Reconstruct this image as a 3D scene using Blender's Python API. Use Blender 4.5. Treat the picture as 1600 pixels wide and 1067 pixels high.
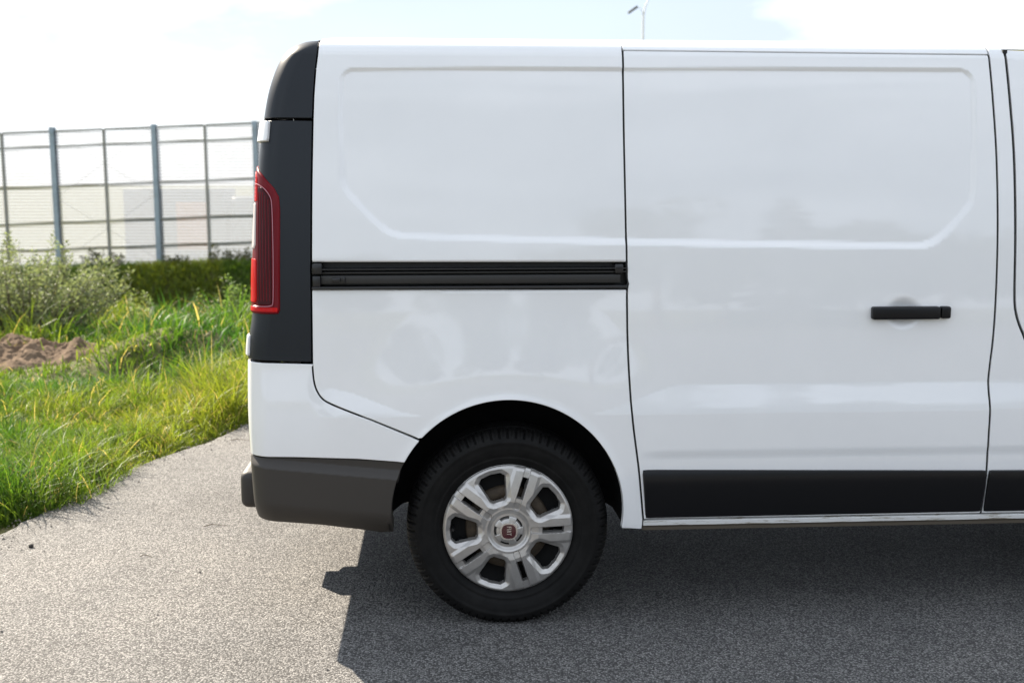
import bpy, bmesh, math, random
import numpy as np
from mathutils import Vector, Matrix
from mathutils.geometry import delaunay_2d_cdt

R = math.radians
PI = math.pi
scene = bpy.context.scene
C = scene.collection
for o in list(bpy.data.objects):
    bpy.data.objects.remove(o)

# ------------------------------------------------------------------ camera
cam_d = bpy.data.cameras.new('camera')
cam = bpy.data.objects.new('camera', cam_d)
C.objects.link(cam)
cam.location = (-0.22, -3.66, 1.4995)
cam.rotation_euler = (R(90 - 8.015), 0, R(-3.593))
cam_d.sensor_width = 36.0
cam_d.lens = 1763.8 / 1600 * 36.0
cam_d.clip_start = 0.05
cam_d.clip_end = 3000
cam_d.dof.use_dof = True
cam_d.dof.focus_distance = 3.68
cam_d.dof.aperture_fstop = 3.7
scene.camera = cam

# ------------------------------------------------------------------ sky and sun
SUN_A, SUN_B = 0.87, 1.00          # ground shadow of a 1 m post runs (+A, -B)
sun_el = math.atan2(1.0, math.hypot(SUN_A, SUN_B))
sun_az = math.atan2(-SUN_A, SUN_B)  # clockwise from +Y

world = bpy.data.worlds.new('World')
scene.world = world
world.use_nodes = True
wn = world.node_tree
for n in list(wn.nodes):
    wn.nodes.remove(n)
w_out = wn.nodes.new('ShaderNodeOutputWorld')
w_bg = wn.nodes.new('ShaderNodeBackground')
w_sky = wn.nodes.new('ShaderNodeTexSky')
w_sky.sky_type = 'NISHITA'
w_sky.sun_disc = False
w_sky.sun_elevation = sun_el
w_sky.sun_rotation = sun_az
w_sky.air_density = 1.0
w_sky.dust_density = 1.0
w_sky.ozone_density = 1.0
w_tc = wn.nodes.new('ShaderNodeTexCoord')
w_map = wn.nodes.new('ShaderNodeMapping')
w_map.inputs['Scale'].default_value = (1.0, 1.0, 2.6)
w_map.inputs['Location'].default_value = (3.1, 0.4, 0.2)
w_noise = wn.nodes.new('ShaderNodeTexNoise')
w_noise.inputs['Scale'].default_value = 1.7
w_noise.inputs['Detail'].default_value = 6.0
w_noise.inputs['Roughness'].default_value = 0.52
w_ramp = wn.nodes.new('ShaderNodeMapRange')
w_ramp.inputs['From Min'].default_value = 0.36
w_ramp.inputs['From Max'].default_value = 0.64
w_ramp.inputs['To Min'].default_value = 0.80
w_ramp.inputs['To Max'].default_value = 0.96
w_mix = wn.nodes.new('ShaderNodeMix')
w_mix.data_type = 'RGBA'
w_n2 = wn.nodes.new('ShaderNodeTexNoise')
w_n2.inputs['Scale'].default_value = 3.3
w_n2.inputs['Detail'].default_value = 7.0
w_n2.inputs['Roughness'].default_value = 0.55
wn.links.new(w_map.outputs['Vector'], w_n2.inputs['Vector'])
w_cr = wn.nodes.new('ShaderNodeValToRGB')
w_cr.color_ramp.elements[0].position = 0.42
w_cr.color_ramp.elements[0].color = (.54, .60, .69, 1)
w_cr.color_ramp.elements[1].position = 0.62
w_cr.color_ramp.elements[1].color = (1.03, 1.11, 1.24, 1)
wn.links.new(w_n2.outputs['Fac'], w_cr.inputs['Fac'])
w_sc = wn.nodes.new('ShaderNodeVectorMath')
w_sc.operation = 'SCALE'
w_sc.inputs['Scale'].default_value = 6.2
wn.links.new(w_cr.outputs['Color'], w_sc.inputs[0])
wn.links.new(w_sc.outputs['Vector'], w_mix.inputs['B'])
wn.links.new(w_tc.outputs['Generated'], w_map.inputs['Vector'])
wn.links.new(w_map.outputs['Vector'], w_noise.inputs['Vector'])
wn.links.new(w_noise.outputs['Fac'], w_ramp.inputs['Value'])
wn.links.new(w_ramp.outputs['Result'], w_mix.inputs['Factor'])
wn.links.new(w_sky.outputs['Color'], w_mix.inputs['A'])
wn.links.new(w_mix.outputs['Result'], w_bg.inputs['Color'])
w_bg.inputs['Strength'].default_value = 0.076
wn.links.new(w_bg.outputs['Background'], w_out.inputs['Surface'])

sun_d = bpy.data.lights.new('sun', 'SUN')
sun_d.energy = 5.0
sun_d.angle = R(0.6)
sun_d.color = (1.0, 0.89, 0.74)
sun = bpy.data.objects.new('sun', sun_d)
C.objects.link(sun)
sun.rotation_euler = Vector((SUN_A, -SUN_B, -1.0)).to_track_quat('-Z', 'Y').to_euler()
sun.location = (-8, 10, 12)

vs = scene.view_settings
vs.view_transform = 'Standard'
vs.look = 'None'
vs.exposure = 1.64
vs.gamma = 1.0
vs.use_curve_mapping = False
scene.render.engine = 'CYCLES'
scene.cycles.use_denoising = True
scene.cycles.max_bounces = 7
scene.cycles.transparent_max_bounces = 16
scene.cycles.sample_clamp_indirect = 6.0
scene.cycles.caustics_reflective = False
scene.cycles.caustics_refractive = False

rng = np.random.default_rng(11)
random.seed(11)

# ------------------------------------------------------------------ helpers
def tag(o, label=None, cat=None, group=None, kind=None):
    if label: o['label'] = label
    if cat: o['category'] = cat
    if group: o['group'] = group
    if kind: o['kind'] = kind
    return o

def empty(name, loc=(0, 0, 0), rz=0.0):
    o = bpy.data.objects.new(name, None)
    o.location = loc
    o.rotation_euler = (0, 0, rz)
    o.empty_display_size = 0.1
    C.objects.link(o)
    return o

def link(name, me, mat=None, parent=None, loc=None):
    o = bpy.data.objects.new(name, me)
    if mat is not None and len(me.materials) == 0:
        me.materials.append(mat)
    C.objects.link(o)
    if parent is not None: o.parent = parent
    if loc is not None: o.location = loc
    return o

def mesh_from(name, verts, faces, normals=None, smooth=True):
    me = bpy.data.meshes.new(name)
    me.from_pydata([tuple(map(float, v)) for v in verts], [], [tuple(map(int, f)) for f in faces])
    me.update()
    if smooth:
        me.polygons.foreach_set('use_smooth', [True] * len(me.polygons))
    if normals is not None:
        me.normals_split_custom_set_from_vertices([tuple(map(float, n)) for n in normals])
    return me

def mesh_fast(name, co, loops, starts, totals, smooth=True):
    """big meshes straight from arrays"""
    me = bpy.data.meshes.new(name)
    me.vertices.add(len(co))
    me.vertices.foreach_set('co', np.asarray(co, np.float32).ravel())
    me.loops.add(len(loops))
    me.loops.foreach_set('vertex_index', np.asarray(loops, np.int32))
    me.polygons.add(len(starts))
    me.polygons.foreach_set('loop_start', np.asarray(starts, np.int32))
    me.polygons.foreach_set('loop_total', np.asarray(totals, np.int32))
    me.polygons.foreach_set('use_smooth', np.full(len(starts), smooth, bool))
    me.update(calc_edges=True)
    me.validate()
    return me

def grid_mesh(name, co, nu, nv, closed_u=False, closed_v=False, keep=None, smooth=True):
    """co: (nu*nv,3) array, index u*nv+v"""
    u = np.arange(nu if closed_u else nu - 1)
    v = np.arange(nv if closed_v else nv - 1)
    U, V = np.meshgrid(u, v, indexing='ij')
    U = U.ravel(); V = V.ravel()
    U1 = (U + 1) % nu; V1 = (V + 1) % nv
    q = np.stack([U * nv + V, U1 * nv + V, U1 * nv + V1, U * nv + V1], 1)
    if keep is not None:
        q = q[keep[q].all(1)]
    return mesh_fast(name, co, q.ravel(), np.arange(len(q)) * 4, np.full(len(q), 4), smooth)

def bm_box(bm, x0, x1, y0, y1, z0, z1, bevel=0.0, seg=2):
    r = bmesh.ops.create_cube(bm, size=1.0)
    vs_ = r['verts']
    for v in vs_:
        v.co = Vector(((x0 + x1) / 2 + v.co.x * (x1 - x0), (y0 + y1) / 2 + v.co.y * (y1 - y0), (z0 + z1) / 2 + v.co.z * (z1 - z0)))
    if bevel > 0:
        es = list({e for v in vs_ for e in v.link_edges})
        bmesh.ops.bevel(bm, geom=es, offset=bevel, segments=seg, profile=0.5, affect='EDGES')

def bm_tube(bm, pts, radii, seg=8, cap=True):
    pts = [Vector(p) for p in pts]
    if not isinstance(radii, (list, tuple)): radii = [radii] * len(pts)
    rings = []
    for i, p in enumerate(pts):
        d = (pts[min(i + 1, len(pts) - 1)] - pts[max(i - 1, 0)]).normalized()
        a = d.orthogonal().normalized() if i == 0 else (rings[-1][1] - d * rings[-1][1].dot(d)).normalized()
        b = d.cross(a)
        ring = [bm.verts.new(p + (a * math.cos(t) + b * math.sin(t)) * radii[i]) for t in [2 * PI * k / seg for k in range(seg)]]
        rings.append((ring, a))
    for (r0, _), (r1, _) in zip(rings, rings[1:]):
        for k in range(seg):
            bm.faces.new((r0[k], r0[(k + 1) % seg], r1[(k + 1) % seg], r1[k]))
    if cap:
        bm.faces.new(rings[0][0][::-1]); bm.faces.new(rings[-1][0])

def bm_obj(name, bm, mat, parent=None, smooth=False, angle=None):
    bmesh.ops.recalc_face_normals(bm, faces=bm.faces)
    me = bpy.data.meshes.new(name)
    bm.to_mesh(me); bm.free()
    if smooth:
        me.polygons.foreach_set('use_smooth', [True] * len(me.polygons))
        if angle:
            me.set_sharp_from_angle(angle=R(angle))
    return link(name, me, mat, parent)

def box_obj(name, b, mat, parent=None, bevel=0.0, seg=2):
    bm = bmesh.new()
    bm_box(bm, *b, bevel=bevel, seg=seg)
    return bm_obj(name, bm, mat, parent, smooth=bevel > 0, angle=40)

def tube_obj(name, pts, radii, mat, parent=None, seg=10):
    bm = bmesh.new()
    bm_tube(bm, pts, radii, seg)
    return bm_obj(name, bm, mat, parent, smooth=True, angle=50)

def smooth01(x):
    x = np.clip(x, 0, 1)
    return x * x * (3 - 2 * x)

def vnoise(x, y, seed=0):
    """smooth 2-D value noise, numpy"""
    xi = np.floor(x).astype(np.int64); yi = np.floor(y).astype(np.int64)
    fx = smooth01(x - xi); fy = smooth01(y - yi)
    def h(a, b):
        n = (a * 374761393 + b * 668265263 + seed * 974711) & 0x7fffffff
        n = ((n ^ (n >> 13)) * 1274126177) & 0x7fffffff
        return ((n ^ (n >> 16)) & 0xffff) / 65535.0
    return (h(xi, yi) * (1 - fx) + h(xi + 1, yi) * fx) * (1 - fy) + (h(xi, yi + 1) * (1 - fx) + h(xi + 1, yi + 1) * fx) * fy

def fbm(x, y, seed=0, octv=4):
    s = 0; a = 0.5
    for k in range(octv):
        s = s + a * (vnoise(x * 2 ** k, y * 2 ** k, seed + k) - 0.5); a *= 0.5
    return s

# ------------------------------------------------------------------ materials
class NT:
    def __init__(s, name):
        s.m = bpy.data.materials.new(name); s.m.use_nodes = True
        s.t = s.m.node_tree; s.n = s.t.nodes
        s.b = s.n['Principled BSDF']; s.o = s.n['Material Output']
    def new(s, typ, **kw):
        n = s.n.new(typ)
        for k, v in kw.items():
            if k in n.inputs.keys(): n.inputs[k].default_value = v
            else: setattr(n, k, v)
        return n
    def l(s, a, b): s.t.links.new(a, b)
    def noise(s, scale, detail=4, rough=.5, coord='Object'):
        tc = s.new('ShaderNodeTexCoord'); n = s.new('ShaderNodeTexNoise')
        n.inputs['Scale'].default_value = scale; n.inputs['Detail'].default_value = detail; n.inputs['Roughness'].default_value = rough
        s.l(tc.outputs[coord], n.inputs['Vector']); return n
    def ramp(s, fac, stops):
        r = s.new('ShaderNodeValToRGB'); e = r.color_ramp.elements
        while len(e) < len(stops): e.new(0.5)
        for el, (p, c) in zip(e, stops):
            el.position = p; el.color = (*c, 1) if len(c) == 3 else c
        s.l(fac, r.inputs['Fac']); return r
    def bump(s, height, strength, dist):
        b = s.new('ShaderNodeBump'); b.inputs['Strength'].default_value = strength; b.inputs['Distance'].default_value = dist
        s.l(height, b.inputs['Height']); s.l(b.outputs['Normal'], s.b.inputs['Normal']); return b

def P(name, col, rough=.5, metal=0.0, coat=0.0, coat_rough=.03, spec=.5, noise=None, bump=None, var=0.0):
    t = NT(name); b = t.b
    b.inputs['Base Color'].default_value = (*col, 1); b.inputs['Roughness'].default_value = rough
    b.inputs['Metallic'].default_value = metal; b.inputs['Coat Weight'].default_value = coat
    b.inputs['Coat Roughness'].default_value = coat_rough; b.inputs['Specular IOR Level'].default_value = spec
    if var:
        n = t.noise(noise or 6.0, 5, .6)
        t.l(t.ramp(n.outputs['Fac'], [(.3, tuple(c * (1 - var) for c in col)), (.7, tuple(min(1, c * (1 + var)) for c in col))]).outputs['Color'], b.inputs['Base Color'])
    if bump:
        n2 = t.noise(bump[0], 2, .5)
        t.bump(n2.outputs['Fac'], bump[1], bump[2])
    return t.m

M = {}
def paint(name):
    t = NT(name); b = t.b
    n = t.noise(2.2, 6, .62)
    c = t.ramp(n.outputs['Fac'], [(.25, (.835, .835, .832)), (.6, (.87, .868, .862))])
    t.l(c.outputs['Color'], b.inputs['Base Color'])
    b.inputs['Roughness'].default_value = .42
    b.inputs['Coat Weight'].default_value = 1.0
    b.inputs['Coat IOR'].default_value = 1.62
    n2 = t.noise(9.0, 4, .6)
    r = t.new('ShaderNodeMapRange'); r.inputs['To Min'].default_value = .015; r.inputs['To Max'].default_value = .06
    t.l(n2.outputs['Fac'], r.inputs['Value']); t.l(r.outputs['Result'], b.inputs['Coat Roughness'])
    return t.m
M['paint'] = paint('white_paint')
M['trim'] = P('satin_black_plastic', (.008, .011, .015), .34, spec=.34, bump=(900, .10, .0006))
M['side_mould'] = P('side_moulding_plastic', (.006, .006, .007), .30, spec=.32)
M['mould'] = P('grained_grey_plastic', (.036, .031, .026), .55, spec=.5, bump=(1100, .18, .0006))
M['black'] = P('gloss_black_plastic', (.012, .012, .013), .30, spec=.5)
M['handle'] = P('handle_plastic', (.005, .005, .006), .36, spec=.28, bump=(1200, .1, .0004))
M['under'] = P('underbody_black', (.012, .012, .012), .8, var=.4, noise=9)
M['liner'] = P('arch_liner_felt', (.010, .010, .010), .95, spec=.2, bump=(260, .5, .002))
M['rail'] = P('rail_black_steel', (.014, .014, .015), .42, spec=.5)
M['rail_strip'] = P('rail_runner', (.035, .034, .033), .45, metal=.4)
M['brown'] = P('rusty_brake_steel', (.05, .036, .022), .7, metal=.3, var=.5, noise=30)
M['steel'] = P('black_steel_wheel', (.006, .006, .006), .7, spec=.15, var=.3, noise=20)
M['chrome'] = P('emblem_chrome', (.75, .74, .72), .18, metal=1.0)
M['emblem'] = P('emblem_dark_red', (.055, .004, .008), .25, coat=.8)
M['metal'] = P('dull_steel', (.42, .40, .37), .35, metal=.9, var=.25, noise=30)
M['glass_dark'] = P('dark_window_glass', (.02, .024, .026), .03, spec=.6)
def hubmat():
    t = NT('silver_hubcap_paint'); b = t.b
    n = t.noise(38, 6, .65)
    c = t.ramp(n.outputs['Fac'], [(.30, (.46, .44, .415)), (.66, (.53, .51, .485))])
    t.l(c.outputs['Color'], b.inputs['Base Color'])
    b.inputs['Metallic'].default_value = .72; b.inputs['Roughness'].default_value = .33
    return t.m
M['hubcap'] = hubmat()
def rubber():
    t = NT('tyre_rubber'); b = t.b
    n = t.noise(14, 6, .65)
    c = t.ramp(n.outputs['Fac'], [(.3, (.004, .004, .004)), (.7, (.011, .0105, .010))])
    t.l(c.outputs['Color'], b.inputs['Base Color'])
    b.inputs['Roughness'].default_value = .58; b.inputs['Specular IOR Level'].default_value = .14
    n2 = t.noise(220, 3, .5); t.bump(n2.outputs['Fac'], .15, .001)
    return t.m
M['rubber'] = rubber()
def sillmat():
    t = NT('dirty_white_sill'); b = t.b
    tc = t.new('ShaderNodeTexCoord'); sep = t.new('ShaderNodeSeparateXYZ'); t.l(tc.outputs['Object'], sep.inputs[0])
    mp = t.new('ShaderNodeMapping'); mp.inputs['Scale'].default_value = (5, 5, 60)
    t.l(tc.outputs['Object'], mp.inputs['Vector'])
    n = t.new('ShaderNodeTexNoise', Scale=1.6, Detail=7.0, Roughness=.7); t.l(mp.outputs['Vector'], n.inputs['Vector'])
    mr = t.new('ShaderNodeMapRange'); mr.inputs['From Min'].default_value = .334; mr.inputs['From Max'].default_value = .322
    t.l(sep.outputs['Z'], mr.inputs['Value'])
    ad = t.new('ShaderNodeMath', operation='MULTIPLY_ADD'); t.l(n.outputs['Fac'], ad.inputs[0]); ad.inputs[1].default_value = 1.5
    ad2 = t.new('ShaderNodeMath', operation='MULTIPLY'); t.l(mr.outputs['Result'], ad2.inputs[0]); ad2.inputs[1].default_value = .62
    t.l(ad2.outputs[0], ad.inputs[2])
    c = t.ramp(ad.outputs[0], [(.80, (.70, .70, .68)), (1.05 / 1.2, (.42, .39, .33)), (1.0, (.12, .10, .075))])
    t.l(c.outputs['Color'], b.inputs['Base Color']); b.inputs['Roughness'].default_value = .5
    return t.m
M['sill'] = sillmat()
def lens(name, col, trans, rough=.06):
    t = NT(name); b = t.b
    b.inputs['Base Color'].default_value = (*col, 1); b.inputs['Roughness'].default_value = .35
    b.inputs['Coat Weight'].default_value = .45; b.inputs['Specular IOR Level'].default_value = .15; b.inputs['Coat Roughness'].default_value = rough
    tr = t.new('ShaderNodeBsdfTranslucent'); tr.inputs['Color'].default_value = (*trans, 1)
    mx = t.new('ShaderNodeMixShader'); mx.inputs['Fac'].default_value = .45
    t.l(b.outputs[0], mx.inputs[1]); t.l(tr.outputs[0], mx.inputs[2]); t.l(mx.outputs[0], t.o.inputs['Surface'])
    return t.m
M['lens_red'] = lens('red_lens', (.90, .006, .008), (.98, .004, .004))
M['lens_rim'] = lens('deep_red_lens', (.26, .001, .010), (.6, .003, .010))
M['lens_dark'] = lens('smoked_red_lens', (.085, .001, .005), (.14, .001, .004))
M['lens_white'] = lens('clear_reverse_lens', (.95, .95, .93), (.9, .9, .9))

def asphalt():
    t = NT('asphalt_aggregate'); b = t.b
    tc = t.new('ShaderNodeTexCoord')
    v1 = t.new('ShaderNodeTexVoronoi', Scale=165.0, Randomness=1.0); t.l(tc.outputs['Object'], v1.inputs['Vector'])
    nz = t.new('ShaderNodeTexNoise', Scale=0.9, Detail=6.0, Roughness=.6); t.l(tc.outputs['Object'], nz.inputs['Vector'])
    # each stone its own tone
    s1 = t.new('ShaderNodeSeparateColor'); t.l(v1.outputs['Color'], s1.inputs[0])
    stone = t.ramp(s1.outputs['Red'], [(0.0, (.052, .051, .050)), (.40, (.158, .154, .149)), (.8, (.228, .222, .214)), (1.0, (.325, .316, .304))])
    # dark binder between stones
    d = t.new('ShaderNodeMapRange'); d.inputs['From Min'].default_value = .42; d.inputs['From Max'].default_value = .70
    t.l(v1.outputs['Distance'], d.inputs['Value'])
    mx = t.new('ShaderNodeMix', data_type='RGBA'); t.l(d.outputs['Result'], mx.inputs['Factor']); t.l(stone.outputs['Color'], mx.inputs['A'])
    mx.inputs['B'].default_value = (.052, .050, .048, 1)
    mul = t.new('ShaderNodeMix', data_type='RGBA', blend_type='MULTIPLY'); mul.inputs['Factor'].default_value = 1.0
    tone = t.ramp(nz.outputs['Fac'], [(.30, (.74, .73, .72)), (.5, (.97, .97, .97)), (.72, (1.12, 1.11, 1.09))])
    t.l(mx.outputs['Result'], mul.inputs['A']); t.l(tone.outputs['Color'], mul.inputs['B'])
    nz2 = t.new('ShaderNodeTexNoise', Scale=5.5, Detail=5.0, Roughness=.65, Distortion=.6); t.l(tc.outputs['Object'], nz2.inputs['Vector'])
    tone2 = t.ramp(nz2.outputs['Fac'], [(.30, (.80, .79, .78)), (.42, (.97, .97, .97)), (.75, (1.07, 1.06, 1.05))])
    mul2 = t.new('ShaderNodeMix', data_type='RGBA', blend_type='MULTIPLY'); mul2.inputs['Factor'].default_value = 1.0
    t.l(mul.outputs['Result'], mul2.inputs['A']); t.l(tone2.outputs['Color'], mul2.inputs['B'])
    t.l(mul2.outputs['Result'], b.inputs['Base Color'])
    b.inputs['Roughness'].default_value = .82; b.inputs['Specular IOR Level'].default_value = .35
    a1 = t.new('ShaderNodeMath', operation='MULTIPLY_ADD'); t.l(v1.outputs['Distance'], a1.inputs[0]); a1.inputs[1].default_value = -1.0
    a3 = t.new('ShaderNodeMath', operation='MULTIPLY_ADD'); t.l(s1.outputs['Green'], a3.inputs[0]); a3.inputs[1].default_value = .7; t.l(a1.outputs[0], a3.inputs[2])
    t.bump(a3.outputs[0], .70, .0040)
    return t.m
M['asphalt'] = asphalt()
def soil(name, c0, c1, scale):
    t = NT(name); b = t.b
    n = t.noise(scale, 8, .68)
    t.l(t.ramp(n.outputs['Fac'], [(.3, c0), (.7, c1)]).outputs['Color'], b.inputs['Base Color'])
    b.inputs['Roughness'].default_value = .95; b.inputs['Specular IOR Level'].default_value = .15
    n2 = t.noise(scale * 8, 5, .7); t.bump(n2.outputs['Fac'], .8, .02)
    return t.m
M['ground'] = soil('meadow_ground', (.060, .066, .024), (.15, .145, .065), 3.0)
M['heap'] = soil('turned_soil', (.10, .068, .044), (.23, .162, .108), 7.0)
def leafmat(name, trans=.5, rough=.5, thru=(1.35, 1.25, .55, 1)):
    """colour from the mesh attribute 'tint' (the leaf's own colour)"""
    t = NT(name); b = t.b
    a = t.new('ShaderNodeAttribute'); a.attribute_name = 'tint'
    t.l(a.outputs['Color'], b.inputs['Base Color']); b.inputs['Roughness'].default_value = rough; b.inputs['Specular IOR Level'].default_value = .35
    tr = t.new('ShaderNodeBsdfTranslucent')
    hs = t.new('ShaderNodeMix', data_type='RGBA', blend_type='MULTIPLY'); hs.inputs['Factor'].default_value = 1.0
    hs.inputs['B'].default_value = thru; t.l(a.outputs['Color'], hs.inputs['A'])
    t.l(hs.outputs['Result'], tr.inputs['Color'])
    mx = t.new('ShaderNodeMixShader'); mx.inputs['Fac'].default_value = trans
    t.l(b.outputs[0], mx.inputs[1]); t.l(tr.outputs[0], mx.inputs[2]); t.l(mx.outputs[0], t.o.inputs['Surface'])
    return t.m
M['grass'] = leafmat('grass_blades', .5)
M['leaf'] = leafmat('leaves', .45, thru=(1.15, 1.18, .75, 1))
M['bark'] = P('bark', (.10, .075, .05), .9, var=.4, noise=30)
M['fence_post'] = P('galvanised_blue_grey_steel', (.30, .37, .43), .45, metal=.25, var=.15, noise=8)
M['fence_rail'] = P('grey_green_rail', (.26, .26, .23), .5, var=.15, noise=8)
def pane():
    t = NT('acrylic_noise_screen'); b = t.b
    tc = t.new('ShaderNodeTexCoord'); sep = t.new('ShaderNodeSeparateXYZ'); t.l(tc.outputs['Object'], sep.inputs[0])
    m1 = t.new('ShaderNodeMath', operation='MULTIPLY'); t.l(sep.outputs['Z'], m1.inputs[0]); m1.inputs[1].default_value = 11.0
    fr = t.new('ShaderNodeMath', operation='FRACT'); t.l(m1.outputs[0], fr.inputs[0])
    lt = t.new('ShaderNodeMath', operation='LESS_THAN'); t.l(fr.outputs[0], lt.inputs[0]); lt.inputs[1].default_value = .30
    tr = t.new('ShaderNodeBsdfTranslucent'); tp = t.new('ShaderNodeBsdfTransparent')
    cm = t.new('ShaderNodeMix', data_type='RGBA'); cm.inputs['A'].default_value = (.43, .47, .53, 1); cm.inputs['B'].default_value = (.16, .16, .16, 1)
    t.l(lt.outputs[0], cm.inputs['Factor']); t.l(cm.outputs['Result'], tr.inputs['Color'])
    mr = t.new('ShaderNodeMapRange'); t.l(lt.outputs[0], mr.inputs['Value']); mr.inputs['To Min'].default_value = .58; mr.inputs['To Max'].default_value = .40
    mx = t.new('ShaderNodeMixShader'); t.l(mr.outputs['Result'], mx.inputs['Fac'])
    t.l(tr.outputs[0], mx.inputs[1]); t.l(tp.outputs[0], mx.inputs[2])
    gl = t.new('ShaderNodeBsdfGlossy'); gl.inputs['Roughness'].default_value = .08
    mx2 = t.new('ShaderNodeMixShader'); mx2.inputs['Fac'].default_value = .04; t.l(mx.outputs[0], mx2.inputs[1]); t.l(gl.outputs[0], mx2.inputs[2])
    t.l(mx2.outputs[0], t.o.inputs['Surface'])
    return t.m
M['pane'] = pane()

# ------------------------------------------------------------------ terrain
EDGE_Y = np.array([-40, -8, -2, 1.21, 1.71, 2.33, 2.61, 3.0, 3.45, 6, 10, 20, 34])
EDGE_X = np.array([-9, -3.7, -2.65, -2.14, -2.03, -1.90, -1.76, -1.55, -1.44, -.6, .9, 5.0, 11.0])
def edge_x(y): return np.interp(y, EDGE_Y, EDGE_X)
def gz(x, y):
    x = np.asarray(x, float); y = np.asarray(y, float)
    e = edge_x(y) - x                       # metres into the verge
    z = -.035 + .05 * smooth01(e / .5)
    v = smooth01((e - .2) / 1.2)
    z = z + v * (.20 * fbm(x * .9 + 3, y * .9, 5, 4) + .03)
    # hummock with a hollow in front of it
    z = z + v * .30 * np.exp(-(((x + 2.30) / .65) ** 2 + ((y - 5.55) / .45) ** 2))
    z = z - v * .26 * np.exp(-(((x + 2.50) / .38) ** 2 + ((y - 4.85) / .30) ** 2))
    z = z - v * .26 * smooth01((y - 6.6) / 2.5)
    drop = smooth01((y - 10.4) / 4.5)
    z = z - 2.25 * drop * smooth01((e + 2) / 3)
    bank = smooth01((y - 27.2) / 2.0)
    base = -1.0 + .033 * (x + 8.6)
    z = z * (1 - bank) + bank * base
    beyond = smooth01((y - 31.5) / 4.0)
    z = z * (1 - beyond) + beyond * (-2.6)
    return z

def axis(segs):
    a = []
    for lo, hi, st in segs:
        a += list(np.arange(lo, hi - 1e-6, st))
    a.append(segs[-1][1]); return np.array(a)
gx = axis([(-900, -100, 100), (-100, -30, 10), (-30, -10, 1.2), (-10, -5.5, .4), (-5.5, 1.5, .07), (1.5, 6, .4), (6, 30, 2), (30, 100, 10), (100, 900, 100)])
gy = axis([(-900, -100, 100), (-100, -20, 10), (-20, 0, 1), (0, 11.5, .07), (11.5, 26.5, .4), (26.5, 32, .12), (32, 44, .5), (44, 100, 6), (100, 1500, 100)])
GX, GY = np.meshgrid(gx, gy, indexing='ij')
GZ = gz(GX, GY)
tag(link('ground', grid_mesh('ground', np.stack([GX.ravel(), GY.ravel(), GZ.ravel()], 1), len(gx), len(gy)), M['ground']), kind='structure')

# asphalt sheet with a ragged edge
ay = axis([(-30, -6, 1.0), (-6, 8, .03), (8, 32, .5)])
au = np.concatenate([[0, .015, .05, .12, .3, .6], np.arange(1.0, 26.1, 1.0)])
AY, AU = np.meshgrid(ay, au, indexing='ij')
jit = .06 * fbm(AY * 2.2, AY * 0 + 3.3, 3, 3) * 2 + .03 * (vnoise(AY * 14, AY * 0 + 7, 8) - .5)
AX = edge_x(AY) + AU + jit * np.exp(-AU * 2)
AZ = np.where(AU < .01, -.05, np.where(AU < .02, -.004, .0)) + .004 * fbm(AX * .6, AY * .6, 21, 2) * smooth01((AU - .2) / 1)
AZ = AZ * 1.0
WHEELPAD = np.exp(-((AX / .8) ** 2 + ((AY - .1) / .6) ** 2))
AZ = AZ * (1 - WHEELPAD)
tag(link('path', grid_mesh('path', np.stack([AX.ravel(), AY.ravel(), AZ.ravel()], 1), len(ay), len(au)), M['asphalt']), kind='structure')
tag(link('road', mesh_from('road', [(-200, 36.5, -2.58), (200, 36.5, -2.58), (200, 47, -2.58), (-200, 47, -2.58)], [(0, 1, 2, 3)]), M['asphalt']), kind='structure')

# ------------------------------------------------------------------ van body surface
ZS = np.array([.20, .30, .40, .52, .62, .72, .9, 1.1, 1.3, 1.5, 1.7, 1.8, 1.9])
YS = np.array([.045, .020, .008, .002, 0, 0, .006, .016, .031, .052, .082, .100, .125])
def natural_spline(xs, ys):
    n = len(xs); h = np.diff(xs); A = np.zeros((n, n)); r = np.zeros(n); A[0, 0] = A[-1, -1] = 1
    for i in range(1, n - 1):
        A[i, i - 1] = h[i - 1]; A[i, i] = 2 * (h[i - 1] + h[i]); A[i, i + 1] = h[i]
        r[i] = 6 * ((ys[i + 1] - ys[i]) / h[i] - (ys[i] - ys[i - 1]) / h[i - 1])
    m = np.linalg.solve(A, r)
    def f(x):
        x = np.clip(np.asarray(x, float), xs[0], xs[-1]); i = np.clip(np.searchsorted(xs, x) - 1, 0, n - 2)
        a = xs[i + 1] - x; b = x - xs[i]; hh = h[i]
        return (m[i] * a ** 3 + m[i + 1] * b ** 3) / (6 * hh) + (ys[i] / hh - m[i] * hh / 6) * a + (ys[i + 1] / hh - m[i + 1] * hh / 6) * b
    return f
_prof = natural_spline(ZS, YS)
LEDGE = .0150
# roof rounding: Hermite from the top of the side to the flat of the roof
_t = np.linspace(0, 1, 200)
_p0 = np.array([.125, 1.9]); _p1 = np.array([.46, 1.9685]); _m0 = np.array([.11, .285]); _m1 = np.array([.40, .012])
_h = ((2 * _t ** 3 - 3 * _t ** 2 + 1)[:, None] * _p0 + (_t ** 3 - 2 * _t ** 2 + _t)[:, None] * _m0 + (-2 * _t ** 3 + 3 * _t ** 2)[:, None] * _p1 + (_t ** 3 - _t ** 2)[:, None] * _m1)
_al = np.concatenate([[0], np.cumsum(np.hypot(*np.diff(_h, axis=0).T))])
T_END = 1.9 + _al[-1]
def prof(t):
    """side section: parameter t (equals height up to 1.9 m) -> inward y, height z"""
    t = np.asarray(t, float)
    y = np.where(t <= 1.9, _prof(t), np.interp(t - 1.9, _al, _h[:, 0]))
    z = np.where(t <= 1.9, t, np.interp(t - 1.9, _al, _h[:, 1]))
    return y, z
def t_of_z(z): return z if z <= 1.9 else 1.9 + float(np.interp(z, _h[:, 1], _al))

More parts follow.
